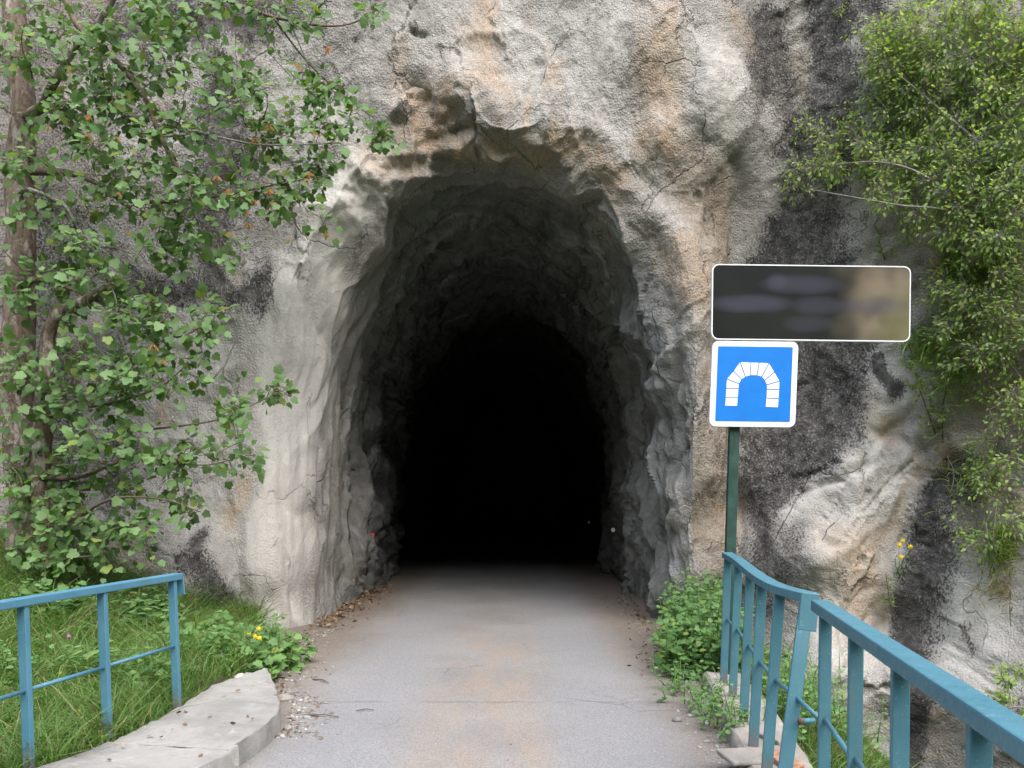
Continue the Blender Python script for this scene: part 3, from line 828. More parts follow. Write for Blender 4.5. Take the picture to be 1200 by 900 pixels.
# the wooded far side of the gorge, unseen behind the viewer, raised to block low sky
th = np.linspace(math.radians(170), math.radians(370), 90); rr = np.linspace(28, 150, 40)
T, Rr = np.meshgrid(th, rr)
Xh, Yh = Rr * np.cos(T), Rr * np.sin(T) - 8
end_ramp = smooth(168, 200, np.degrees(T)) * smooth(372, 340, np.degrees(T))
Zh = -6.2 + end_ramp * 92 * smooth(28, 140, Rr) + end_ramp * 3.5 * fbm(Xh.ravel() * .08, Yh.ravel() * .08, Xh.ravel() * 0, 4).reshape(Xh.shape)
i = np.arange(Xh.size).reshape(Xh.shape)
F = np.stack([i[:-1, :-1], i[:-1, 1:], i[1:, 1:], i[1:, :-1]], -1).reshape(-1, 4)
tag(part_np("hillside", np.stack([Xh, Yh, Zh], -1).reshape(-1, 3), F, M['forest'], None, True), "unseen dark wooded hillside across the gorge, raised to block low sky", None, None, 'structure')

# left kerb: cast concrete slab with a worn nose
def kerb(name, inner, outer, ztop, zbot, mat, label, round_=.05, seed=1, sharp=38):
    """slab between two plan polylines with the same number of points; the outer edge is rounded and chipped"""
    ci, co = curve(inner, 10), curve(outer, 10)
    n = len(ci); V = []; F = []
    cross = 12
    for k in range(n):
        a, b = ci[k], co[k]
        e = (b - a) / (np.linalg.norm(b - a) + 1e-9)
        prof = [(a - e * .0, zbot), (a, ztop - .015)] + [(a + (b - a) * t, ztop) for t in np.linspace(.03, .9, 6)] + [(b - e * round_ * .8, ztop - .003), (b - e * round_ * .25, ztop - round_ * .35), (b, ztop - round_), (b + e * .01, zbot)]
        for (p, z) in prof:
            j = .012 * math.sin(k * 1.7 + z * 30 + seed) * random.random()
            V.append((p[0] + random.uniform(-.005, .005), p[1] + random.uniform(-.005, .005), z + random.uniform(-.004, .004) + j))
    m = len(prof)
    for k in range(n - 1):
        for q in range(m - 1):
            F.append((k * m + q, k * m + q + 1, (k + 1) * m + q + 1, (k + 1) * m + q))
    F.append(tuple(range((n - 1) * m, n * m)))
    o = part(name, MB().add(V, F), mat, None, True)
    o.data.set_sharp_from_angle(angle=math.radians(sharp))
    return tag(o, label, None, None, 'structure')
kerb("kerb", [(-4.2, -5.), (-3.5, .0), (-2.52, 4.3), (-2.36, 4.78), (-2.30, 5.6), (-2.28, 6.2), (-2.09, 6.72)], [(-3.2, -5.), (-2.45, .0), (-1.66, 4.3), (-1.62, 4.65), (-1.57, 5.42), (-1.74, 6.0), (-2.04, 6.78)], .15, -.05, M['concrete'],
     "worn pale concrete kerb slab under the left railing", .018)
kerb("kerb", [(.98, -1.), (1.05, 0.), (1.52, 3.5), (1.72, 4.8), (1.86, 5.9), (1.93, 6.9)], [(.60, -1.), (.68, 0.), (1.16, 3.5), (1.34, 4.8), (1.50, 5.9), (1.62, 6.9)], .10, -.06, M['old_stone'],
     "crumbling stone ledge under the right railing", .04, 5)
# loose blocks of the ledge, each its own stone
LEDGE = ["farther of the two tan blocks on the right ledge's road side", "broken orange brick between the leaning posts, farther from the viewer", "small grey block on the ledge nearest the ravine grass",
         "tan block at the ledge's road corner, lowest in the picture", "broken orange brick on the ledge closest to the viewer"]
for (x, y, sx, sy, sz, rz, mt) in ((1.30, 4.62, .20, .26, .035, .2, 'old_stone'), (1.52, 4.55, .13, .28, .04, .15, 'brick'), (1.62, 4.95, .14, .2, .04, .3, 'old_stone'), (1.27, 4.25, .18, .26, .03, .1, 'old_stone'), (1.47, 4.2, .12, .22, .04, .2, 'brick')):
    b = MB()
    c, s = math.cos(rz), math.sin(rz)
    vs = []
    for zz in (0, sz):
        for (i_, j_) in ((-1, -1), (1, -1), (1, 1), (-1, 1)):
            px_, py_ = i_ * sx / 2 * random.uniform(.85, 1.05), j_ * sy / 2 * random.uniform(.85, 1.05)
            vs.append((x + px_ * c - py_ * s, y + px_ * s + py_ * c, .09 + zz + random.uniform(-.008, .008)))
    b.add(vs, [(3, 2, 1, 0), (4, 5, 6, 7), (0, 1, 5, 4), (1, 2, 6, 5), (2, 3, 7, 6), (3, 0, 4, 7)])
    o = part("ledge_block" if mt == 'old_stone' else "brick", b, M[mt], None, False, .01)
    tag(o, LEDGE.pop(0), "stone" if mt == 'old_stone' else "brick", "loose stones on the right ledge" if mt == 'old_stone' else "broken bricks on the right ledge")

# ------------------------------------------------------------------ railings
def post_part(root, base, top, w, side, t=.028, mat='paint'):
    o = part("post", MB().bar(base, top, w, t, side), M[mat], root, False, .004)
    return o

def railing_left():
    root = empty("railing", (-2.4, 4.9, .15), "blue steel railing with a thin middle bar, beside the left grass bank", "railing")
    X = lambda d: -2.32 + .2 * (d - 5.62)
    side = (.2, 1, 0)
    ds = [5.62, 4.93, 4.33, 3.75, 3.15, 2.55, 1.95]
    zt = 1.03
    for d in ds:
        post_part(root, mat='blue_paint', *( (X(d), d, .12), (X(d) - .035, d - .0, zt - .02), .052, (1, -.2, 0), .034))
    a = np.array([X(5.68) - .035, 5.68, zt]); b = np.array([X(1.4) - .04, 1.4, zt])
    rl = MB().bar(a, b, .075, .045, (1, -.2, 0))
    part("top_rail", rl, M['blue_paint'], root, False, .006)
    part("end_flap", MB().bar(a + (0, .016, .02), a + (.012, .02, -.13), .07, .012, (1, -.2, 0)), M['blue_paint'], root, False, .003)
    for d0, d1 in zip(ds[:-1], ds[1:]):
        part("middle_bar", MB().tube([(X(d0) - .018, d0 - .02, .555), (X(d1) - .018, d1 + .02, .555)], .0115, 8), M['blue_paint'], root, True)
railing_left()

def railing_right_far():
    root = empty("railing", (1.5, 5.2, .1), "far blue railing section with bent top rail, in front of the sign post", "railing")
    pb = [(1.69, 6.48), (1.635, 6.01), (1.53, 5.36), (1.44, 4.84), (1.365, 4.35), (1.29, 3.90)]
    pt = [(1.725, 6.48, 1.09), (1.68, 6.01, 1.078), (1.575, 5.36, 1.07), (1.492, 4.84, 1.065), (1.445, 4.38, 1.06), (1.475, 4.06, 1.06)]
    for (x, y), (tx, ty, tz) in zip(pb, pt):
        post_part(root, (x, y, .09), (tx, ty, tz), .058 if y > 4 else .068, (1, -.16, 0), .026)
    path = curve([(1.74, 6.56, 1.115), (1.68, 6.01, 1.104), (1.575, 5.36, 1.096), (1.492, 4.84, 1.093), (1.45, 4.40, 1.090), (1.485, 4.04, 1.090)], 6)
    r = MB(); V = []; F = []
    for k, p in enumerate(path):
        t = path[min(k + 1, len(path) - 1)] - path[max(k - 1, 0)]; t /= np.linalg.norm(t)
        s = np.cross(t, (0, 0, 1)); s /= np.linalg.norm(s); q = np.cross(s, t)
        for (i_, j_) in ((-1, -1), (1, -1), (1, 1), (-1, 1)): V.append(p + s * .042 * i_ + q * .022 * j_)
    for k in range(len(path) - 1):
        for j in range(4): F.append((k * 4 + j, k * 4 + (j + 1) % 4, k * 4 + 4 + (j + 1) % 4, k * 4 + 4 + j))
    F += [(3, 2, 1, 0), tuple(range(len(V) - 4, len(V)))]
    r.add(V, F)
    part("top_rail", r, M['paint'], root, False, .004)
    e = path[-1]
    # the rail end is folded down over the last post
    part("end_flap", MB().bar(e + (0, -.006, .022), e + (-.02, -.012, -.165), .088, .014, (1, -.16, 0)), M['paint'], root, False, .004)
    zm = .605
    cs = [(x + (tx - x) * (zm - .09) / (tz - .09), y + (ty - y) * .5, zm) for (x, y), (tx, ty, tz) in zip(pb, pt)]
    for a, b in zip(cs[:-1], cs[1:]):
        part("middle_bar", MB().tube([np.array(a) + (.01, 0, 0), np.array(b) + (.01, 0, 0)], .0115, 8), M['paint'], root, True)
    a, b = np.array(cs[-1]), np.array((1.43, 3.78, .56))
    part("middle_bar", MB().tube([a + (.01, 0, 0), b], .0115, 8), M['paint'], root, True)
    stub = part("bar_stub", MB().tube([(1.47, 3.95, .50), (1.405, 3.93, .502)], .015, 10), M['paint'], root, True)
    part("rusty_end", MB().tube([(1.405, 3.93, .502), (1.39, 3.929, .502)], .0165, 10), M['rust'], stub, True)
railing_right_far()

def railing_right_near():
    root = empty("railing", (1.3, 2.8, .1), "nearest blue railing section, its square top rail running down to the lower right", "railing")
    X = lambda d: 1.42 + .172 * (d - 3.74)
    ds = [3.62, 3.08, 2.53, 1.92, 1.36, .8]
    for d in ds:
        post_part(root, (X(d) - .01, d, .06), (X(d), d, 1.065), .052, (1, -.17, 0), .03)
    part("top_rail", MB().bar((X(3.74), 3.74, 1.09), (X(.3), .3, 1.085), .080, .052, (1, -.17, 0)), M['paint'], root, False, .006)
    for d0, d1 in zip(ds[:-1], ds[1:]):
        part("middle_bar", MB().tube([(X(d0) - .005, d0 - .01, .60), (X(d1) - .005, d1 + .01, .585)], .0115, 8), M['paint'], root, True)
railing_right_near()

# ------------------------------------------------------------------ road sign
def rrect(w, h, r, n=6):
    o = []
    for (cx, cy, a0) in ((w / 2 - r, h / 2 - r, 0), (-w / 2 + r, h / 2 - r, 90), (-w / 2 + r, -h / 2 + r, 180), (w / 2 - r, -h / 2 + r, 270)):
        for k in range(n + 1):
            a = math.radians(a0 + 90 * k / n); o.append((cx + r * math.cos(a), cy + r * math.sin(a)))
    return o
def ring(mb, outer, inner, thick, origin, ex, ey):
    o = np.array(origin, float); ex = np.array(ex, float); ey = np.array(ey, float); n = np.cross(ex, ey); m = len(outer)
    V = []
    for loop, dz in ((outer, 0), (inner, 0), (outer, -thick), (inner, -thick)):
        V += [o + ex * x + ey * y + n * dz for x, y in loop]
    F = []
    for i in range(m):
        j = (i + 1) % m
        F += [(i, j, m + j, m + i), (2 * m + i, 2 * m + j, j, i), (m + i, m + j, 3 * m + j, 3 * m + i), (3 * m + i, 3 * m + j, 2 * m + j, 2 * m + i)]
    return mb.add(V, F)

def road_sign():
    d = 6.74
    root = empty("road_sign", (1.80, d, 0), "blue square tunnel sign under a long dark plaque on a green post", "road sign")
    top, bot = P(866, 318, d + .075), P(850.5, 800, d + .075)
    part("post", MB().bar(bot - (0, 0, .1), top, .084, .06, (1, 0, 0)), M['green_paint'], root, False, .006)
    tl = math.radians(-.7)
    ex = np.array([math.cos(tl), .0, math.sin(tl)]); ey = np.array([-math.sin(tl) + .028, 0, math.cos(tl)]); ey /= np.linalg.norm(ey)
    c = P(883.5, 450, d); w = h = .715
    pan = part("blue_panel", MB().prism(rrect(w, h, .055), .028, c, ex, ey), M['sign_white'], root, False, .003)
    n = np.cross(ex, ey)
    part("blue_field", MB().prism(rrect(w * .868, h * .868, .008, 3), .003, c + n * .003, ex, ey), M['sign_blue'], pan)
    s = w / 445.0
    def q(x, y): return ((x - 272.5) * s, -(y - 642.5) * s)
    blocks = [[(129, 716), (190, 716), (189, 757), (128, 757)], [(130, 669), (192, 669), (191, 712), (129, 712)], [(131, 622), (194, 645), (193, 664), (130, 664)],
              [(133, 617), (163, 581), (205, 620), (195, 640)], [(166, 577), (194, 534), (224, 607), (208, 617)], [(199, 531), (246, 532), (251, 598), (228, 605)],
              [(250, 532), (292, 533), (283, 597), (255, 597)], [(297, 533), (343, 535), (309, 603), (288, 598)], [(347, 538), (373, 579), (326, 621), (313, 606)],
              [(376, 583), (402, 625), (338, 644), (329, 625)], [(403, 630), (403, 668), (340, 667), (339, 649)], [(403, 673), (402, 714), (340, 713), (340, 672)], [(402, 719), (400, 762), (338, 760), (339, 718)]]
    for bl in blocks:
        part("arch_block", MB().prism([q(*p) for p in bl[::-1]], .002, c + n * .0052, ex, ey), M['sign_white'], pan)
    # dark plaque, bolted above, reaching out to the right
    c2 = P(950.5, 355, d - .004); w2, h2 = 1.645, .622
    ex2 = np.array([math.cos(tl), 0, math.sin(tl)])
    pl = MB().prism(rrect(w2, h2, .055), .03, (0, 0, 0), (1, 0, 0), (0, 0, 1))
    me = bpy.data.meshes.new("dark_plaque"); me.from_pydata(pl.v, [], pl.f); me.update()
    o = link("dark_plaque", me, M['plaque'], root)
    o.location = Vector(c2) - Vector(origin_of(root)); o.rotation_euler = (0, -tl, 0)
    rim = ring(MB(), rrect(w2 + .006, h2 + .006, .058), rrect(w2 - .012, h2 - .012, .05), .034, (0, 0, 0), (1, 0, 0), (0, 0, 1))
    me = bpy.data.meshes.new("rim"); me.from_pydata([(x, y - .003, z) for x, y, z in rim.v], [], rim.f); me.update()
    link("rim", me, M['sign_white'], o)
    for zz in (.18, -.18):
        part("bracket", MB().bar(P(812 + 30, 355 - zz * 130, d + .036), P(905, 355 - zz * 130, d + .036), .035, .014, (0, 0, 1)), M['metal_grey'], root)
road_sign()

# small reflectors fixed along the tunnel walls
def reflector(p, red, label, group):
    root = empty("reflector", p, label, "reflector", group)
    part("disc", MB().tube([np.array(p), np.array(p) + (0, .012, 0)], .020 if red else .038, 14), M['reflect_red' if red else 'reflect'], root)
    part("bracket", MB().bar(np.array(p) + (0, .014, -.02), np.array(p) + (0, .10, -.02), .03, .012, (0, 0, 1)), M['metal_grey'], root)
reflector(P(718.5, 621, 14.2), False, "round white reflector nearest the mouth on the right tunnel wall", "white reflectors on the tunnel wall")
reflector(P(690, 612, 19.5), False, "round white reflector deeper in the dark, second on the right tunnel wall", "white reflectors on the tunnel wall")
reflector(P(648.5, 606.5, 33), False, "tiny white reflector farthest into the dark tunnel", "white reflectors on the tunnel wall")
reflector(P(437, 626, 12.2), True, "small red reflector on the left tunnel wall", None)

# ------------------------------------------------------------------ leaves
def leaf_template(kind):
    if kind == 'maple':
        r = [(.16, -.07), (.38, -.02), (.48, .14), (.43, .28), (.54, .42), (.50, .56), (.30, .62), (.24, .80), (.10, .93)]
    elif kind == 'ovate':
        r = [(.18, .12), (.30, .40), (.20, .72)]
    elif kind == 'lance':
        r = [(.09, .15), (.13, .45), (.08, .8)]
    else:
        r = [(.26, .30), (.22, .68)]
    mids = np.linspace(0, 1, len(r) + 2)
    V = [(0, 0, 0)]
    mid_i = [0]
    for t in mids[1:]:
        mid_i.append(len(V)); V.append((0, t, -.10 * t * t))
    R_, L_ = [], []
    for (x, y) in r:
        R_.append(len(V)); V.append((x, y, .13 * x - .12 * y * y)); L_.append(len(V)); V.append((-x, y, .13 * x - .12 * y * y))
    F = []
    for S, flip in ((R_, False), (L_, True)):
        chain = [0] + S + [mid_i[-1]]
        for k in range(len(chain) - 1):
            m0, m1 = mid_i[min(k, len(mid_i) - 1)], mid_i[min(k + 1, len(mid_i) - 1)]
            a, b = chain[k], chain[k + 1]
            for tri in ((m0, a, b), (m0, b, m1)):
                if len(set(tri)) == 3: F.append(tri if not flip else tri[::-1])
    return np.array(V, float), np.array(F, int)
LT = {k: leaf_template(k) for k in ('maple', 'ovate', 'lance', 'small')}

def frames(d, n):
    y = d / (np.linalg.norm(d, axis=1, keepdims=True) + 1e-9)
    z = n - y * (n * y).sum(1, keepdims=True); z /= np.linalg.norm(z, axis=1, keepdims=True) + 1e-9
    return np.cross(y, z), y, z

def leaf_cloud(kind, pos, d, n, size, var):
    T, F = LT[kind]
    x, y, z = frames(d, n)
    s = size[:, None, None]
    V = pos[:, None] + s * (T[None, :, 0:1] * x[:, None] + T[None, :, 1:2] * y[:, None] + T[None, :, 2:3] * z[:, None])
    m = len(T)
    Fa = F[None] + (np.arange(len(pos)) * m)[:, None, None]
    return V.reshape(-1, 3), Fa.reshape(-1, 3), np.repeat(var, m)

class Grower:
    """twigs that reach from a skeleton towards targets, leafing along the way"""
    def __init__(self, pts, radii=None):
        self.s = [np.array(p) for p in pts]
        self.tw = []; self.pos = []; self.d = []; self.n = []; self.size = []
    def grow(self, targets, per, size, spread, leaf_from=.35, droop=.06, up=.75, toview=.55, outward=.5, step=.05, r=(.006, .0018)):
        T = [np.array(t) for t in targets]
        S = np.array(self.s)
        dist = np.array([np.min(np.linalg.norm(S - t, axis=1)) for t in T])
        for k in np.argsort(dist):
            t = T[k]
            S = np.array(self.s)
            i = int(np.argmin(np.linalg.norm(S - t, axis=1) + .02 * RNG.random(len(S))))
            a = S[i]; L = np.linalg.norm(t - a) + 1e-6
            m = max(3, int(L / step))
            side = RNG.normal(0, 1, 3) * L * .10
            pts = [a + (t - a) * q + side * math.sin(q * math.pi) + np.array([0, 0, droop * L * math.sin(q * math.pi)]) for q in np.linspace(0, 1, m)]
            self.tw.append((pts, np.linspace(min(r[0], .003 + .006 * L), r[1], m)))
            self.s += pts[1:]
            tdir = (pts[-1] - pts[-2]); tdir /= np.linalg.norm(tdir) + 1e-9
            tail = max(leaf_from, 1 - .45 / L) if L > .45 else 0.15
            for j in range(per):
                q = tail + (1 - tail) * (j + RNG.random()) / per
                p = pts[min(m - 1, int(q * (m - 1) + .5))]
                off = RNG.normal(0, 1, 3); off /= np.linalg.norm(off)
                dv = off * .8 + tdir * outward + np.array([0, 0, -.25])
                sz = size * RNG.uniform(.5, 1.3)
                pp = p + off * spread * RNG.uniform(.2, 1.0)
                nv = np.array([0, -toview, up]) + RNG.normal(0, .38, 3)
                self.pos.append(pp); self.d.append(dv); self.n.append(nv); self.size.append(sz)
                if spread > .03: self.tw.append(([p, p + (pp - p) * .6 + (0, 0, .004), pp], [.0016, .0012, .001]))
    def arrays(self):
        return (np.array(self.pos), np.array(self.d), np.array(self.n), np.array(self.size), RNG.random(len(self.pos)))
    def twig_mesh(self, n=4):
        mb = MB()
        for pts, r in self.tw: mb.tube(pts, r, n if len(pts) > 3 else 3, False)
        return mb

def in_region(u, v, ru, rv, n, d0, d1):
    o = []
    while len(o) < n:
        a, b = RNG.uniform(-1, 1, 2)
        if a * a + b * b <= 1: o.append(P(u + a * ru, v + b * rv, RNG.uniform(d0, d1)))
    return o

# ------------------------------------------------------------------ the maple on the left
def maple():
    root = empty("maple_tree", P(36, 690, 8.25), "maple with mottled trunk and orange winged seeds growing against the left cliff", "tree")
    def limb(name, pts, mat='bark', n=10, wob=.05, k=6):
        c = curve([[*P(u, v, d), r] for u, v, d, r in pts], k)
        part(name, MB().tube(c[:, :3], c[:, 3], n, True, wob), M[mat], root, True)
        return list(c[:, :3])
    sk = []
    sk += limb("trunk", [(2, -200, 8.25, .10), (12, -60, 8.25, .105), (18, 40, 8.25, .112), (27, 130, 8.25, .125), (23, 220, 8.25, .135), (25, 320, 8.3, .145), (20, 420, 8.3, .155), (24, 520, 8.3, .165), (34, 610, 8.3, .19), (36, 720, 8.3, .26)], n=14)
    st = limb("trunk", [(44, 680, 8.05, .13), (46, 570, 8.0, .105), (50, 490, 7.95, .088), (56, 425, 7.9, .074), (57, 392, 7.9, .064), (70, 368, 7.85, .060), (98, 353, 7.8, .048), (126, 338, 7.78, .040)], n=12)
    sk += st
    part("broken_end", MB().tube([P(126, 338, 7.78), P(131, 335, 7.77), P(133, 331, 7.765)], [.039, .034, .012], 9, True, .12), M['cut_wood'], root, True)
    B = "branch"
    sk += limb(B, [(24, 140, 8.2, .06), (48, 126, 8.1, .05), (62, 100, 8.0, .042), (84, 62, 7.9, .036), (118, 22, 7.8, .03), (150, -30, 7.7, .024)], n=8)
    sk += limb(B, [(58, -60, 8.0, .040), (78, 2, 7.9, .034), (96, 36, 7.8, .030), (130, 66, 7.75, .027), (165, 106, 7.7, .024), (184, 150, 7.65, .021), (204, 190, 7.6, .017), (226, 212, 7.6, .010)], 'twig', 8)
    sk += limb(B, [(190, 160, 7.65, .014), (214, 158, 7.7, .013), (228, 154, 7.75, .012), (262, 162, 7.8, .011), (310, 170, 7.9, .009), (388, 168, 8.0, .006)], 'grey_twig', 7)
    sk += limb(B, [(322, -30, 8.2, .012), (332, 6, 8.2, .011), (346, 40, 8.2, .009), (362, 78, 8.2, .006)], 'grey_twig', 6)
    sk += limb(B, [(20, 230, 8.2, .03), (34, 222, 8.0, .022), (74, 240, 7.8, .017), (88, 262, 7.75, .014), (108, 294, 7.7, .009)], 'grey_twig', 7)
    sk += limb(B, [(108, 288, 7.7, .009), (122, 318, 7.7, .009), (136, 352, 7.68, .009), (136, 384, 7.68, .008), (150, 420, 7.68, .008), (161, 440, 7.68, .006)], 'grey_twig', 6)
    sk += limb(B, [(30, 200, 8.2, .05), (90, 205, 8.0, .03), (160, 235, 7.9, .02), (240, 232, 7.9, .013), (330, 215, 8.0, .008), (385, 205, 8.1, .004)], 'twig', 7)
    sk += limb(B, [(130, -30, 7.9, .03), (230, -12, 8.0, .022), (320, 20, 8.2, .014), (400, 30, 8.4, .010), (452, 6, 8.5, .005)], 'twig', 7)
    sk += limb(B, [(320, 20, 8.2, .012), (358, 70, 8.3, .009), (400, 110, 8.4, .007), (440, 140, 8.5, .004)], 'twig', 6)
    sk += limb(B, [(52, 480, 7.95, .035), (90, 478, 7.8, .02), (140, 470, 7.7, .014), (190, 452, 7.7, .009), (216, 430, 7.7, .005)], 'twig', 7)
    sk += limb(B, [(140, 505, 7.7, .014), (205, 500, 7.7, .010), (262, 490, 7.8, .007), (305, 470, 7.8, .005), (338, 455, 7.8, .003)], 'twig', 6)
    sk += limb(B, [(48, 560, 7.95, .035), (90, 560, 7.7, .02), (130, 545, 7.6, .014), (170, 530, 7.6, .010), (235, 545, 7.7, .006), (285, 535, 7.7, .003)], 'twig', 7)
    sk += limb(B, [(44, 620, 8.0, .04), (80, 612, 7.7, .02), (130, 585, 7.5, .013), (190, 585, 7.5, .008), (235, 600, 7.5, .004)], 'twig', 7)
    sk += limb(B, [(26, 330, 8.2, .05), (60, 330, 7.9, .025), (130, 360, 7.8, .016), (200, 395, 7.8, .009), (250, 375, 7.9, .004)], 'twig', 7)
    sk += limb(B, [(30, 610, 8.2, .05), (20, 640, 7.7, .02), (60, 655, 7.5, .014), (120, 650, 7.5, .006)], 'twig', 7)
    G = Grower(sk)
    reg = [  # column, row, half width, half height, sprays
        (60, 35, 60, 40, 9), (150, 35, 60, 38, 17), (200, 50, 60, 45, 12), (110, 95, 50, 40, 11), (240, 20, 60, 26, 7), (330, 10, 60, 18, 8), (425, 8, 30, 12, 3), (280, 112, 34, 34, 11),
        (190, 85, 50, 35, 6), (130, 150, 60, 40, 14), (200, 150, 60, 40, 9), (375, 100, 30, 22, 9), (395, 140, 36, 24, 8), (448, 158, 22, 10, 5), (330, 150, 55, 24, 11), (355, 200, 34, 24, 6),
        (175, 225, 65, 35, 17), (90, 185, 50, 40, 9), (20, 165, 34, 40, 6), (250, 210, 40, 30, 6), (290, 250, 46, 30, 6), (345, 245, 40, 34, 5), (200, 285, 65, 26, 11), (100, 270, 45, 30, 7), (380, 265, 22, 18, 2), (290, 295, 40, 14, 3),
        (50, 320, 50, 26, 11), (95, 300, 30, 20, 6), (165, 380, 44, 34, 13), (215, 385, 40, 22, 5), (250, 370, 26, 20, 4), (110, 440, 45, 30, 9), (165, 445, 44, 28, 10), (25, 430, 30, 30, 6), (30, 480, 32, 25, 5),
        (235, 440, 34, 26, 4), (250, 482, 44, 14, 4), (315, 462, 26, 12, 3), (340, 465, 18, 10, 2), (120, 500, 46, 26, 7), (70, 540, 50, 40, 9), (15, 560, 24, 50, 6), (150, 545, 46, 30, 8), (215, 530, 40, 30, 7), (275, 540, 28, 24, 6), (200, 585, 46, 18, 6), (60, 600, 55, 26, 8),
        (80, 645, 70, 28, 14), (30, 620, 34, 34, 7), (140, 610, 30, 26, 5), (220, 608, 22, 10, 2), (120, 170, 150, 180, 66), (150, 470, 150, 150, 46), (310, 130, 110, 120, 26), (60, 420, 70, 240, 22), (100, 610, 90, 40, 12), (60, 670, 60, 24, 8), (150, 650, 50, 26, 6), (120, 350, 50, 40, 5), (60, 400, 50, 50, 5), (10, 60, 24, 50, 4), (10, 250, 20, 40, 3), (10, 350, 20, 30, 3),
    ]
    T = []
    for (u, v, a, b, n) in reg:
        far = 8.35 if u > 300 else 8.1
        T += in_region(u, v, a, b, n, 7.25 if u < 300 else 7.9, far)
    G.grow(T, 10, .080, .17, toview=.8, leaf_from=.12, r=(.008, .0028))
    pos, d, n, size, var = G.arrays()
    # largest and nearest leaves as single leaves, the remainder as one mass
    px = 600 + FPX * pos[:, 0] / pos[:, 1]; py = HOR - FPX * (pos[:, 2] - EYE) / pos[:, 1]
    inview = (px > 6) & (px < 1190) & (py > 6) & (py < 890)
    nn = n / np.linalg.norm(n, axis=1, keepdims=True)
    score = size / pos[:, 1] * (.55 + np.abs(nn[:, 1])) * inview + (px > 200) * .0012 * inview
    order = np.argsort(-score)
    single, rest = order[:300], order[300:]
    V, F = LT['maple']
    src = None
    x, y, z = frames(d, n)
    for i in single:
        m4 = Matrix(((*(x[i][0:1] * size[i]), y[i][0] * size[i], z[i][0] * size[i], pos[i][0]), (x[i][1] * size[i], y[i][1] * size[i], z[i][1] * size[i], pos[i][1]), (x[i][2] * size[i], y[i][2] * size[i], z[i][2] * size[i], pos[i][2]), (0, 0, 0, 1)))
        if src is None:
            me = np_mesh("leaf", V, F); src = link("leaf", me, M['maple'], root)
            src.matrix_basis = Matrix.Translation(-Vector(origin_of(root))) @ m4
        else:
            copy_part(src, root, m4)
    Vc, Fc, vc = leaf_cloud('maple', pos[rest], d[rest], n[rest], size[rest], var[rest])
    tag(part_np("foliage", Vc, Fc, M['maple'], root, False, vc), kind='stuff')
    tag(part("twigs", G.twig_mesh(), M['twig'], root, True), kind='stuff')
    # hanging bunches of winged seeds
    T_, F_ = LT['lance']
    mp, md, mn = [], [], []
    for k in range(8):
        a = random.uniform(0, 6.28); e = random.uniform(.2, 1.1)
        mp.append((random.uniform(-.01, .01), random.uniform(-.01, .01), -.02 - random.uniform(0, .015))); md.append((math.cos(a) * e, math.sin(a) * e, -1)); mn.append((math.sin(a), -math.cos(a), .4))
    Vs, Fs, vs = leaf_cloud('lance', np.array(mp), np.array(md), np.array(mn), RNG.uniform(.04, .065, 8), RNG.random(8))
    src = None
    for (u, v) in ((105, 130), (57, 145), (103, 152), (137, 157), (315, 143), (300, 158), (254, 203), (268, 218), (316, 218), (370, 150), (383, 57), (348, 70), (290, 245), (290, 258), (360, 207), (383, 270), (270, 268), (190, 418), (320, 232), (298, 232), (340, 276), (180, 400), (150, 268), (80, 75), (362, 198), (385, 50), (139, 222)):
        p = P(u, v, 7.2 if u < 290 else 7.8)
        mt = Matrix.Translation(Vector(p)) @ Matrix.Rotation(random.uniform(0, 6.28), 4, 'Z') @ Matrix.Scale(random.uniform(.8, 1.3), 4)
        if src is None:
            me = np_mesh("seed_bunch", Vs, Fs); at = me.attributes.new("var", 'FLOAT', 'POINT'); at.data.foreach_set("value", vs.astype(np.float32))
            src = link("seed_bunch", me, M['samara'], root); src.matrix_basis = Matrix.Translation(-Vector(origin_of(root))) @ mt
        else: copy_part(src, root, mt)
maple()

# ------------------------------------------------------------------ shrubs and tufts on the right cliff
def shrub(name, base, stems, regions, per, size, spread, leaf, mat, label, cat, off=(.25, .9), stem_r=.018, stem_mat='grey_twig', **kw):
    root = empty(name, base, label, cat)
    sk = []; mb = MB()
    for st in stems:
        c = curve([on_face(u, v, o) for u, v, o in st], 6)
        part("branch", MB().tube(c, np.linspace(stem_r, .005, len(c)), 6, True, .05), M[stem_mat], root, True)
        sk += list(c)
    G = Grower(sk)
    T = []
    for (u, v, a, b, n) in regions:
        k = 0
        while k < n:
            s, t = RNG.uniform(-1, 1, 2)
            if s * s + t * t > 1: continue
            T.append(on_face(u + s * a, v + t * b, RNG.uniform(*off))); k += 1
    G.grow(T, per, size, spread, **kw)
    pos, d, n, sz, var = G.arrays()
    V, F, vv = leaf_cloud(leaf, pos, d, n, sz, var)
    tag(part_np("foliage", V, F, M[mat], root, False, vv), kind='stuff')
    tag(part("twigs", G.twig_mesh(3), M[stem_mat], root, True), kind='stuff')
    return root

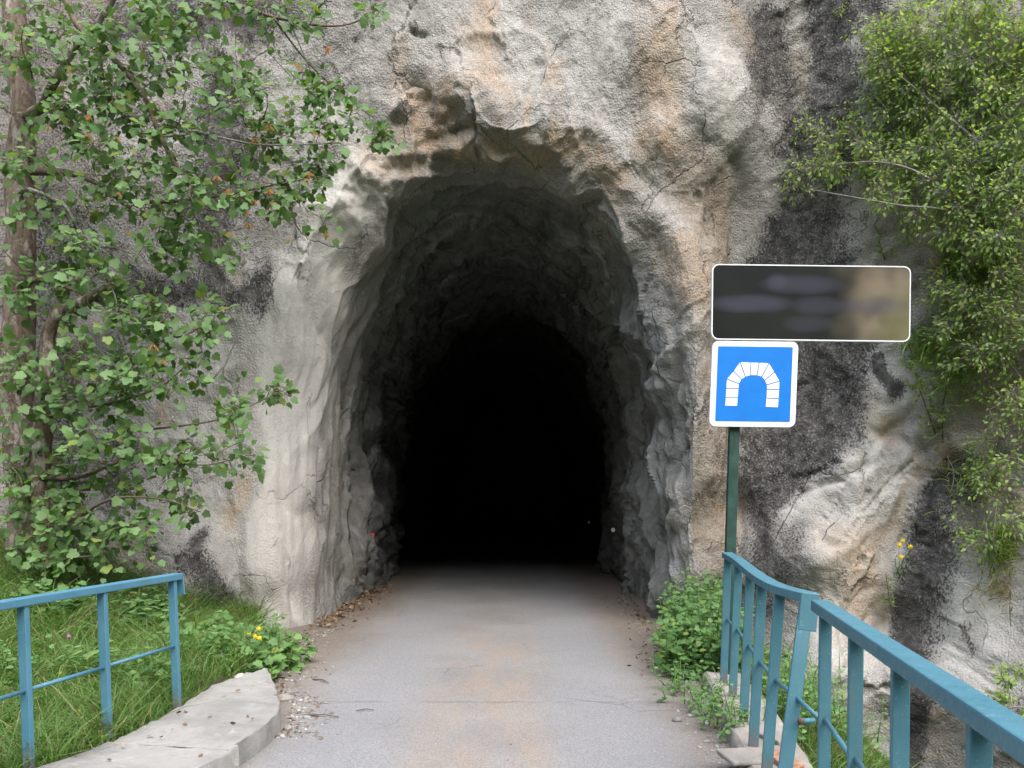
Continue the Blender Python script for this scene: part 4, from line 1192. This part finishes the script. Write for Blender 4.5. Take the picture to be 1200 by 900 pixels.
shrub("shrub", on_face(1150, 300, 0), [[(1190, 330, 0), (1150, 270, .3), (1090, 210, .5), (1030, 190, .6), (960, 195, .55)], [(1210, 230, 0), (1150, 170, .4), (1080, 110, .5), (1020, 60, .5)], [(1230, 120, 0), (1160, 80, .4), (1100, 40, .5)],
      [(1200, 300, 0), (1120, 250, .4), (1050, 240, .6), (950, 222, .6)], [(1190, 330, 0), (1180, 250, .4), (1190, 170, .5)], [(1215, 190, .1), (1150, 190, .4), (1095, 175, .5)]],
      [(1110, 50, 90, 50, 90), (1180, 60, 60, 60, 50), (1070, 90, 60, 40, 30), (1120, 140, 95, 70, 120), (1180, 160, 50, 60, 26), (1060, 160, 60, 45, 36), (1010, 140, 40, 30, 12), (975, 150, 40, 22, 9), (1000, 190, 55, 25, 20), (960, 195, 40, 18, 9),
       (1090, 220, 80, 50, 64), (1160, 240, 55, 60, 60), (940, 220, 30, 10, 5), (1265, 60, 60, 110, 46), (1280, 210, 60, 90, 40), (1190, 20, 50, 36, 26), (1195, 110, 40, 60, 24), (1190, 215, 46, 50, 26), (1045, 60, 36, 36, 24), (1010, 130, 30, 24, 10), (1080, 30, 40, 30, 20), (1120, 275, 60, 24, 26), (1000, 40, 14, 8, 2), (1055, 225, 30, 20, 8)],
      26, .050, .16, 'small', 'bushleaf', "large pale green shrub with fine leaves overhanging the upper right cliff", "shrub", (.1, .6), leaf_from=.3, up=.8, toview=.5, outward=.7)
shrub("shrub", on_face(1185, 460, 0), [[(1215, 470, 0), (1180, 420, .25), (1150, 370, .35), (1130, 330, .4)], [(1215, 560, 0), (1180, 540, .3), (1150, 560, .35)], [(1220, 520, 0), (1190, 470, .3), (1160, 480, .4)]],
      [(1160, 330, 45, 40, 24), (1120, 330, 20, 26, 6), (1180, 400, 36, 50, 24), (1175, 500, 38, 50, 26), (1150, 440, 24, 20, 6), (1170, 560, 30, 30, 14), (1190, 610, 20, 40, 8), (1195, 300, 24, 40, 10), (1130, 380, 40, 60, 26), (1100, 350, 30, 46, 20), (1260, 420, 50, 130, 40), (1190, 360, 30, 60, 22), (1140, 400, 40, 40, 14), (1140, 620, 30, 30, 8), (1160, 300, 40, 20, 12)],
      22, .048, .15, 'small', 'bushleaf', "smaller pale green shrub low on the right edge below the large one", "shrub", (.12, .5), .014, leaf_from=.3, outward=.7)
shrub("shrub", P(1195, 900, 6.9), [[(1225, 950, .6), (1195, 860, .8), (1180, 800, .85)], [(1225, 950, .6), (1210, 840, .8), (1170, 830, .9)]],
      [(1185, 800, 24, 34, 13), (1165, 830, 20, 22, 6), (1195, 850, 14, 30, 8)],
      14, .045, .04, 'ovate', 'bushleaf', "sparse young shrub at the lower right edge behind the near railing", "shrub", (.6, .95), .008, leaf_from=.2)
shrub("broom_shrub", on_face(1085, 500, 0), [[(1100, 520, 0), (1090, 490, .12), (1075, 450, .2)], [(1105, 530, 0), (1105, 480, .12), (1110, 450, .2)]],
      [(1085, 455, 22, 26, 20), (1095, 490, 24, 24, 22), (1070, 440, 12, 14, 8), (1105, 470, 16, 26, 10)],
      22, .035, .012, 'lance', 'broomleaf', "bright yellow green broom tuft at the right end of the pale ledge", "shrub", (.08, .28), .010, 'twig', leaf_from=.05, up=.9, outward=1.3)
shrub("broom_shrub", on_face(1032, 292, 0), [[(1038, 308, 0), (1034, 295, .08), (1030, 282, .12)]], [(1032, 290, 17, 14, 20)], 18, .030, .010, 'lance', 'broomleaf', "small rounded green tuft just above the dark plaque's right end", "shrub", (.05, .2), .008, 'twig', leaf_from=.05, up=.9, outward=1.2)
shrub("shrub", on_face(988, 14, 0), [[(1000, 10, 0), (990, 12, .1), (980, 14, .16)]], [(985, 12, 12, 7, 5)], 8, .035, .02, 'ovate', 'bushleaf', "tiny leafy sprig alone on the dark rock at the top", "shrub", (.08, .2), .006)
shrub("shrub", P(1040, 690, 8.7), [[(1048, 730, 0), (1042, 700, .06), (1038, 672, .1)]], [(1040, 690, 10, 24, 12)], 10, .035, .012, 'lance', 'broomleaf', "wispy green tuft growing in the crack beside the black stripe", "shrub", (.03, .14), .005, 'twig', leaf_from=.05)

def blades(n, base, direction, length, width, var, bend=.5):
    """n grass blades as arrays: base points, unit directions, lengths"""
    k = np.linspace(0, 1, 4)
    side = np.cross(direction, RNG.normal(0, 1, (n, 3))); side /= np.linalg.norm(side, axis=1, keepdims=True) + 1e-9
    hv = RNG.normal(0, 1, (n, 3)); hv[:, 2] = -.9; hv /= np.linalg.norm(hv, axis=1, keepdims=True)
    V = []
    for t in k:
        c = base + direction * (length * t)[:, None] + hv * (length * bend * t * t)[:, None]
        w = (width * (1 - t) * .5 + .0006)[:, None]
        V += [c - side * w, c + side * w]
    V = np.stack(V, 1)
    f = np.array([(0, 1, 3, 2), (2, 3, 5, 4), (4, 5, 7, 6)])
    F = f[None] + (np.arange(n) * 8)[:, None, None]
    return V.reshape(-1, 3), F.reshape(-1, 4), np.repeat(var, 8)

def tussock(u, v, off, n, L, spread, mat, label, hang=-.1):
    c = on_face(u, v, off)
    root = empty("grass_tussock", c, label, "grass tussock", "grass tussocks on the right cliff")
    base = c + RNG.normal(0, 1, (n, 3)) * np.array([spread, .05, spread])
    d = RNG.normal(0, .45, (n, 3)) + np.array([0, -.45, .8 + hang]); d /= np.linalg.norm(d, axis=1, keepdims=True)
    V, F, vv = blades(n, base, d, RNG.uniform(.5, 1.1, n) * L, RNG.uniform(.007, .014, n), RNG.random(n), .6)
    tag(part_np("foliage", V, F, M[mat], root, False, vv), kind='stuff')
tussock(1110, 312, .08, 300, .26, .08, 'dry', "tuft of straw brown grass on the cliff right of the dark plaque")
tussock(1118, 430, .08, 620, .34, .20, 'broomleaf', "long green grass tuft between the plaque and the lower shrub")
tussock(1110, 540, .05, 150, .22, .10, 'dry', "dry grass wisps below the yellow green broom tuft")
tussock(1175, 640, .05, 520, .26, .14, 'broomleaf', "fine green grass hanging at the right edge below the shrubs")
tussock(1140, 310, .1, 420, .30, .2, 'broomleaf', "green grass tuft under the large shrub")
tussock(1170, 690, .05, 160, .2, .10, 'dry', "thin dry grass lowest on the right edge of the cliff")

tussock(1082, 405, .05, 420, .24, .12, 'grass', "dark green grass tuft touching the right end of the plaque")
tussock(1150, 560, .08, 420, .26, .16, 'broomleaf', "pale green grass tuft left of the smaller shrub")

# dry leafless twigs at the right
def dry_twig(paths, label):
    root = empty("dead_branch", paths[0][0], label, "branch")
    for p in paths:
        c = curve(p, 5)
        part("twig", MB().tube(c, np.linspace(.007, .002, len(c)), 5), M['grey_twig'], root, True)
def OF(l): return [on_face(u, v, o) for u, v, o in l]
dry_twig([OF([(1205, 588, .1), (1170, 590, .25), (1155, 612, .3), (1133, 640, .3)]), OF([(1170, 590, .25), (1150, 596, .3), (1128, 612, .3)]), OF([(1155, 612, .3), (1158, 640, .3), (1150, 662, .28)]), OF([(1168, 594, .25), (1164, 630, .3), (1168, 650, .3)])], "pale leafless twig hanging at the right edge of the cliff")
dry_twig([OF([(1058, 232, .05), (1068, 262, .1), (1085, 290, .08)]), OF([(1068, 262, .1), (1060, 275, .1)])], "thin bare stick lying on the rock below the large shrub")
dry_twig([OF([(1110, 535, .08), (1118, 555, .1), (1112, 580, .08), (1095, 600, .05)])], "curved bare stalk at the head of the black stripe")

# yellow flowers rooted in the rock crack
def flowers(root, heads, r, mat='yellow'):
    for p in heads:
        mb = MB(); p = np.array(p)
        V = [p + (0, -.012, 0)]; n = 8
        F = []
        for k in range(2 * n):
            a = math.pi * k / n; rr = r * (1 if k % 2 == 0 else .55)
            V.append(p + (rr * math.cos(a), random.uniform(-.004, .006), rr * math.sin(a)))
        for k in range(2 * n): F.append((0, 1 + k, 1 + (k + 1) % (2 * n)))
        mb.add(V, F)
        mb.tube([p + (0, .012, 0), p + (0, -.016, 0)], r * .32, 7)
        part("flower_head", mb, M[mat], root)

def herb_clump(name, base_pts, heights, label, cat, leaf='ovate', size=.06, per=14, mat='herb', heads=None, head_r=.028, lean=.18, group=None, spread=.02, up=.8):
    """several stems rising from base_pts, leafing all the way up"""
    base_pts = np.array(base_pts, float)
    root = empty(name, base_pts.mean(0), label, cat, group)
    pos, dd, nn, ss = [], [], [], []
    mb = MB()
    for b, h in zip(base_pts, heights):
        lv = np.array([random.gauss(0, lean), random.gauss(-.05, lean), 1.0]); lv /= np.linalg.norm(lv)
        c = curve([b - (0, 0, .03), b + lv * h * .5 + RNG.normal(0, .02, 3), b + lv * h + RNG.normal(0, .04, 3)], 5)
        mb.tube(c, np.linspace(.005, .002, len(c)), 5)
        for j in range(per):
            t = (j + random.random()) / per
            p = c[int(t * (len(c) - 1))]
            a = j * 2.4 + random.random()
            pos.append(p + RNG.normal(0, spread, 3)); dd.append((math.cos(a), math.sin(a), .25 - .5 * random.random())); nn.append((random.gauss(0, .35), -.45 + random.gauss(0, .3), up))
            ss.append(size * random.uniform(.6, 1.25) * (1.15 - .5 * t))
    pos, dd, nn, ss = map(np.array, (pos, dd, nn, ss))
    V, F, vv = leaf_cloud(leaf, pos, dd, nn, ss, RNG.random(len(pos)))
    tag(part_np("foliage", V, F, M[mat], root, False, vv), kind='stuff')
    tag(part("stems", mb, M['herb'], root, True), kind='stuff')
    if heads: flowers(root, heads, head_r)
    return root

rb = [on_face(1058 + random.uniform(-8, 8), 668 + random.uniform(-4, 4), .02) for _ in range(5)]
herb_clump("flowering_weed", rb, [.22] * 5, "yellow flowers growing from the crack in the right hand rock", "flower", 'lance', .05, 9, heads=[on_face(1054, 639, .26), on_face(1067, 641, .25), on_face(1056, 653, .25), on_face(1058, 634, .26)], head_r=.034)

# green plants beside the road, right of the tunnel mouth
pts = []; hs = []
for k in range(150):
    y = random.uniform(6.95, 9.0)
    x0 = 1.38 + max(0, (y - 7.3)) * .20
    x = random.uniform(x0, x0 + .62)
    pts.append((x, y, .03)); hs.append(random.uniform(.30, .50) + .24 * min(1, (x - x0) * 2) + .10 * (y > 8))
herb_clump("leafy_weed", pts, hs, "dense clump of tall green weeds at the road edge right of the tunnel mouth", "weed", 'maple', .066, 24, spread=.035)
pts = [(random.gauss(1.42, .10), random.uniform(5.2, 6.7), .06) for _ in range(46)]
herb_clump("leafy_weed", pts, [random.uniform(.10, .26) for _ in pts], "low sprawling weeds spilling over the right ledge onto the road edge", "weed", 'ovate', .045, 14, lean=.4)
pts = [(random.uniform(1.9, 2.5), random.uniform(5.4, 7.2), bank_r(2.2, 6.3) + random.uniform(-.1, .1)) for _ in range(50)]
herb_clump("leafy_weed", pts, [random.uniform(.2, .5) for _ in pts], "green weeds on the ravine side behind the right railing posts", "weed", 'ovate', .05, 14, lean=.25)

# left: weeds at the kerb end, lance-leaved herb, yellow flowered plant at the foot of the rock
pts = []
for k in range(95):
    t = random.random()
    x = -3.0 + t * .95 + random.gauss(0, .06); y = 6.75 + random.uniform(0, 1.5)
    pts.append((x, y, float(bank_l(x, y)) + .02))
herb_clump("leafy_weed", pts, [random.uniform(.12, .32) for _ in pts], "low bright green weeds behind the end of the left kerb", "weed", 'maple', .095, 11, spread=.03)
c = P(166, 735, 7.6)
pts = [(c[0] + random.gauss(0, .16), c[1] + random.gauss(0, .15), float(bank_l(c[0], c[1])) + .0) for _ in range(36)]
herb_clump("leafy_weed", pts, [random.uniform(.25, .5) for _ in pts], "narrow leaved herb clump behind the last post of the left railing", "weed", 'lance', .13, 20, lean=.25)
c = P(308, 782, 7.55)
pts = [(c[0] + random.gauss(0, .12), c[1] + random.gauss(0, .12), .03) for _ in range(14)]
herb_clump("flowering_weed", pts, [.62, .5, .46] + [random.uniform(.22, .42) for _ in range(11)], "yellow flowered weed at the foot of the rock beside the kerb end", "flower", 'maple', .075, 10,
           heads=[P(291, 742, 7.1), P(299, 746, 7.08), P(304, 748, 7.08), P(303, 737, 7.15)], head_r=.027, lean=.12)

for (u, v, d, n, kind, sz, h, lab) in ((60, 690, 7.3, 26, 'maple', .10, .34, "broad leaved weeds behind the top rail at the left edge of the picture"), (110, 800, 6.2, 22, 'lance', .12, .30, "narrow leaved weed clump low in the grass between the first two left posts"),
        (170, 800, 6.1, 20, 'maple', .075, .24, "small leafy weeds just right of the middle left post"), (240, 770, 6.9, 26, 'lance', .11, .30, "feathery green weeds right of the last left post, at the inner kerb edge"), (15, 800, 6.0, 20, 'ovate', .07, .3, "weed clump left of the first left post")):
    c = P(u, v, d); zb = float(bank_l(c[0], c[1]))
    pts = [(c[0] + random.gauss(0, .16), c[1] + random.gauss(0, .16), zb) for _ in range(n)]
    herb_clump("leafy_weed", pts, [random.uniform(.6, 1.2) * h for _ in pts], lab, "weed", kind, sz, 13, lean=.25)

# grass on both banks
def grass(name, f, region, n, L, label, mat, dens=None):
    x0, x1, y0, y1 = region
    X = RNG.uniform(x0, x1, n * 2); Y = RNG.uniform(y0, y1, n * 2)
    keep = dens(X, Y) > RNG.random(n * 2)
    X, Y = X[keep][:n], Y[keep][:n]; n = len(X)
    Z = f(X, Y)
    tuft = fbm(X * 3, Y * 3, X * 0 + 4, 2)
    d = np.stack([RNG.normal(0, .35, n) + .35 * perlin(X * 2.2, Y * 2.2, X * 0), RNG.normal(-.1, .35, n) + .35 * perlin(X * 2.2 + 9, Y * 2.2, X * 0), np.ones(n)], 1); d /= np.linalg.norm(d, axis=1, keepdims=True)
    V, F, vv = blades(n, np.stack([X, Y, Z - .02], 1), d, L * RNG.uniform(.45, 1.1, n) * (1 + .5 * tuft), RNG.uniform(.005, .014, n), RNG.random(n), .6)
    return tag(part_np(name, V, F, M[mat], None, False, vv), label, None, None, 'stuff')
def dl(X, Y):
    edge = np.interp(Y, [0, 4.3, 4.8, 5.6, 6.2, 6.75, 8, 9.3], [-3.6, -2.58, -2.42, -2.36, -2.34, -2.2, -2.55, -2.9])
    return ((X < edge) & (Y < face_y(X, X * 0 + .5) + .15)) * 1.0
grass("grass", bank_l, (-6.2, -2.0, 2.8, 9.6), 52000, .46, "long green grass on the bank behind the left railing", 'grass', dl)
grass("dry_grass", bank_l, (-6.0, -2.3, 3.0, 9.4), 1500, .26, "straw coloured dry stalks among the left bank grass", 'dry', lambda X, Y: dl(X, Y) * smooth(-.1, .5, perlin(X * .9, Y * .9, X * 0 + 2)))
def dr(X, Y):
    edge = np.interp(Y, [2, 4, 5.2, 6.9, 8], [1.6, 1.75, 1.92, 2.05, 2.0])
    return ((X > edge) & (Y < face_y(X, X * 0 - .2) + .1)) * smooth(3.1, 2.5, X)
grass("grass", bank_r, (1.6, 4.4, 3.6, 8.6), 16000, .30, "green grass on the ravine side below the right railing", 'grass', dr)

# buttercups in the left grass
for k, (u, v, d) in enumerate(((162, 775, 6.5), (168, 774, 6.55), (163, 785, 6.4), (190, 775, 6.7), (71, 790, 5.9), (92, 834, 5.3), (125, 848, 5.2), (121, 854, 5.1))):
    p = P(u, v, d)
    where = ["leftmost of the cluster of buttercups beside the last left railing post", "upper right one of the buttercup cluster beside the last left railing post", "lowest one of the buttercup cluster beside the last left railing post", "single buttercup just left of the last left railing post",
             "buttercup just above the middle bar, right of the first left post in view", "buttercup low in the grass midway between the first two left posts", "upper of two buttercups at the foot of the middle left post", "lower of two buttercups at the foot of the middle left post"][k]
    r = empty("buttercup", (p[0], p[1], p[2] - .2), "yellow " + where, "flower", "buttercups in the left grass")
    part("stem", MB().tube([p - (0.02, 0, .26), p - (0, -.01, .1), p + (0, .008, 0)], .002, 4), M['herb'], r)
    flowers(r, [p], .019)
p = P(80.5, 746, 6.4)
r = empty("pink_flower", (p[0], p[1], p[2] - .2), "single pink flower in the grass behind the left railing", "flower")
part("stem", MB().tube([p - (0.02, 0, .3), p - (0, -.01, .1), p + (0, .008, 0)], .002, 4), M['herb'], r)
flowers(r, [p], .021, 'pink')

# bent dry stalks of grass at the kerb end and at the weeds on the right
def stalk(pts, label, mat='dry'):
    c = curve(pts, 6)
    tag(part("grass_stalk", MB().tube(c, np.linspace(.004, .0018, len(c)), 5), M[mat], None, True), label, "grass stalk")
stalk([P(300, 781, 7.2), P(316, 772, 7.1), P(326, 755, 7.1), P(342, 748, 7.1), P(353, 756, 7.0)], "pale grass stalk arching over the road edge from the yellow flowered weed")
stalk([P(296, 782, 6.9), P(308, 776, 6.9), P(320, 762, 6.9)], "straight pale grass stalk leaning at the kerb's far end")
stalk([P(758, 735, 8.2), P(748, 740, 8.0), P(768, 758, 7.8), P(780, 766, 7.6)], "brown bent stalk reaching over the road from the tall right weeds")
stalk([P(800, 783, 7.3), P(780, 786, 7.1), P(758, 798, 6.9)], "yellow grass stalk lying on the road edge below the tall right weeds")

# ------------------------------------------------------------------ litter, gravel, stones
def stones(n, pos_f, size, name, label, mat):
    t = (1 + 5 ** .5) / 2
    I = np.array([(-1, t, 0), (1, t, 0), (-1, -t, 0), (1, -t, 0), (0, -1, t), (0, 1, t), (0, -1, -t), (0, 1, -t), (t, 0, -1), (t, 0, 1), (-t, 0, -1), (-t, 0, 1)]) / 1.9
    Fi = np.array([(0, 11, 5), (0, 5, 1), (0, 1, 7), (0, 7, 10), (0, 10, 11), (1, 5, 9), (5, 11, 4), (11, 10, 2), (10, 7, 6), (7, 1, 8), (3, 9, 4), (3, 4, 2), (3, 2, 6), (3, 6, 8), (3, 8, 9), (4, 9, 5), (2, 4, 11), (6, 2, 10), (8, 6, 7), (9, 8, 1)])
    V = []; F = []
    for k in range(n):
        p = pos_f(); s = size * random.lognormvariate(-.35, .5)
        V.append((I * RNG.uniform(.7, 1.25, (12, 1))) * np.array([s, s * random.uniform(.7, 1.2), s * random.uniform(.4, .7)]) + np.array(p) + (0, 0, s * .2)); F.append(Fi + 12 * k)
    return tag(part_np(name, np.vstack(V), np.vstack(F), M[mat]), label, None, None, 'stuff')
def left_edge():
    y = random.uniform(5.3, 9.6)
    xe = np.interp(y, [5.3, 5.6, 6.2, 6.8, 8, 9.6], [-1.55, -1.55, -1.68, -2.05, -2.3, -2.45])
    return (xe + abs(random.gauss(0, .14 if y < 7 else .22)), y, 0)
def right_edge():
    y = random.uniform(4.2, 9.5)
    xe = np.interp(y, [4.2, 4.8, 5.9, 6.9, 9.5], [1.24, 1.33, 1.48, 1.55, 1.75])
    return (xe - abs(random.gauss(0, .10)), y, 0)
stones(900, left_edge, .011, "gravel", "loose gravel along the left road edge", 'stone')
stones(700, right_edge, .011, "gravel", "loose gravel along the right road edge", 'stone')
stones(260, lambda: (random.uniform(-2.2, 1.6), random.uniform(4, 11), 0), .006, "gravel", "scattered grit on the road", 'stone')
def litter(n, f, size, label):
    pos = np.array([f() for _ in range(n)]) + np.array([0, 0, .012])
    d = RNG.normal(0, 1, (n, 3)) * np.array([1, 1, .25]); nv = RNG.normal(0, .5, (n, 3)) + np.array([0, 0, 1])
    V, F, vv = leaf_cloud('ovate', pos, d, nv, RNG.uniform(.6, 1.3, n) * size, RNG.random(n))
    return tag(part_np("leaf_litter", V, F, M['litter'], None, False, vv), label, None, None, 'stuff')
litter(240, left_edge, .034, "dry brown leaves along the left road edge")
def wall_foot():
    y = random.uniform(9.6, 14)
    return (-2.45 + abs(random.gauss(0, .20)) + .05, y, random.uniform(0, .05))
litter(420, wall_foot, .06, "brown dead leaves heaped at the foot of the left tunnel wall")
def right_foot():
    y = random.uniform(7.2, 13)
    return (np.interp(y, [7.2, 9.5, 13], [1.38, 1.75, 1.85]) - abs(random.gauss(0, .16)), y, random.uniform(0, .02))
litter(220, right_foot, .045, "brown dead leaves along the right road edge")
litter(22, lambda: (random.uniform(-2.3, -1.65), random.uniform(4.3, 6.6), .152), .035, "dead leaf scraps on the left kerb slab")

def rock(p, s, mat, label, cat="stone"):
    t = (1 + 5 ** .5) / 2
    mb = MB(); n = 8; V = []; F = []
    for k, (zz, rr) in enumerate(((0, .8), (.35, 1), (.7, .8), (.95, .4))):
        for j in range(n):
            a = 2 * math.pi * j / n
            V.append((p[0] + s[0] * rr * math.cos(a) * random.uniform(.8, 1.15), p[1] + s[1] * rr * math.sin(a) * random.uniform(.8, 1.15), p[2] - .01 + s[2] * zz * random.uniform(.9, 1.1)))
    for k in range(3):
        for j in range(n): F.append((k * n + j, k * n + (j + 1) % n, (k + 1) * n + (j + 1) % n, (k + 1) * n + j))
    F += [tuple(range(n))[::-1], tuple(range(3 * n, 4 * n))]
    tag(part("stone", mb.add(V, F), M[mat], None, False, .004), label, cat)
rock(P(282, 795, 6.6), (.06, .05, .05), 'stal', "small white stone on the kerb slab beside the weeds")
rock((-1.78, 6.35, 0), (.09, .07, .05), 'old_stone', "flat tan stone lying against the kerb's far end")
rock((-1.60, 6.05, 0), (.05, .045, .04), 'old_stone', "smaller tan stone in the gravel beside the kerb")
def stick(a, b, r, label):
    a = np.array(a); b = np.array(b)
    tag(part("stick", MB().tube([a, (a + b) / 2 + (0.01, .02, .006), b], [r, r * 1.1, r * .6], 6, True, .15), M['twig'], None, True), label, "stick")
stick((-1.48, 5.85, .012), (-1.24, 5.80, .012), .0055, "short brown stick on the road beside the kerb corner")
stick((-1.15, 5.98, .01), (-1.02, 5.99, .01), .004, "tiny dark twig on the road, right of the longer stick")
stick((-1.72, 7.0, .01), (-1.55, 6.85, .014), .0055, "dark curved stick on the road off the kerb's far end")
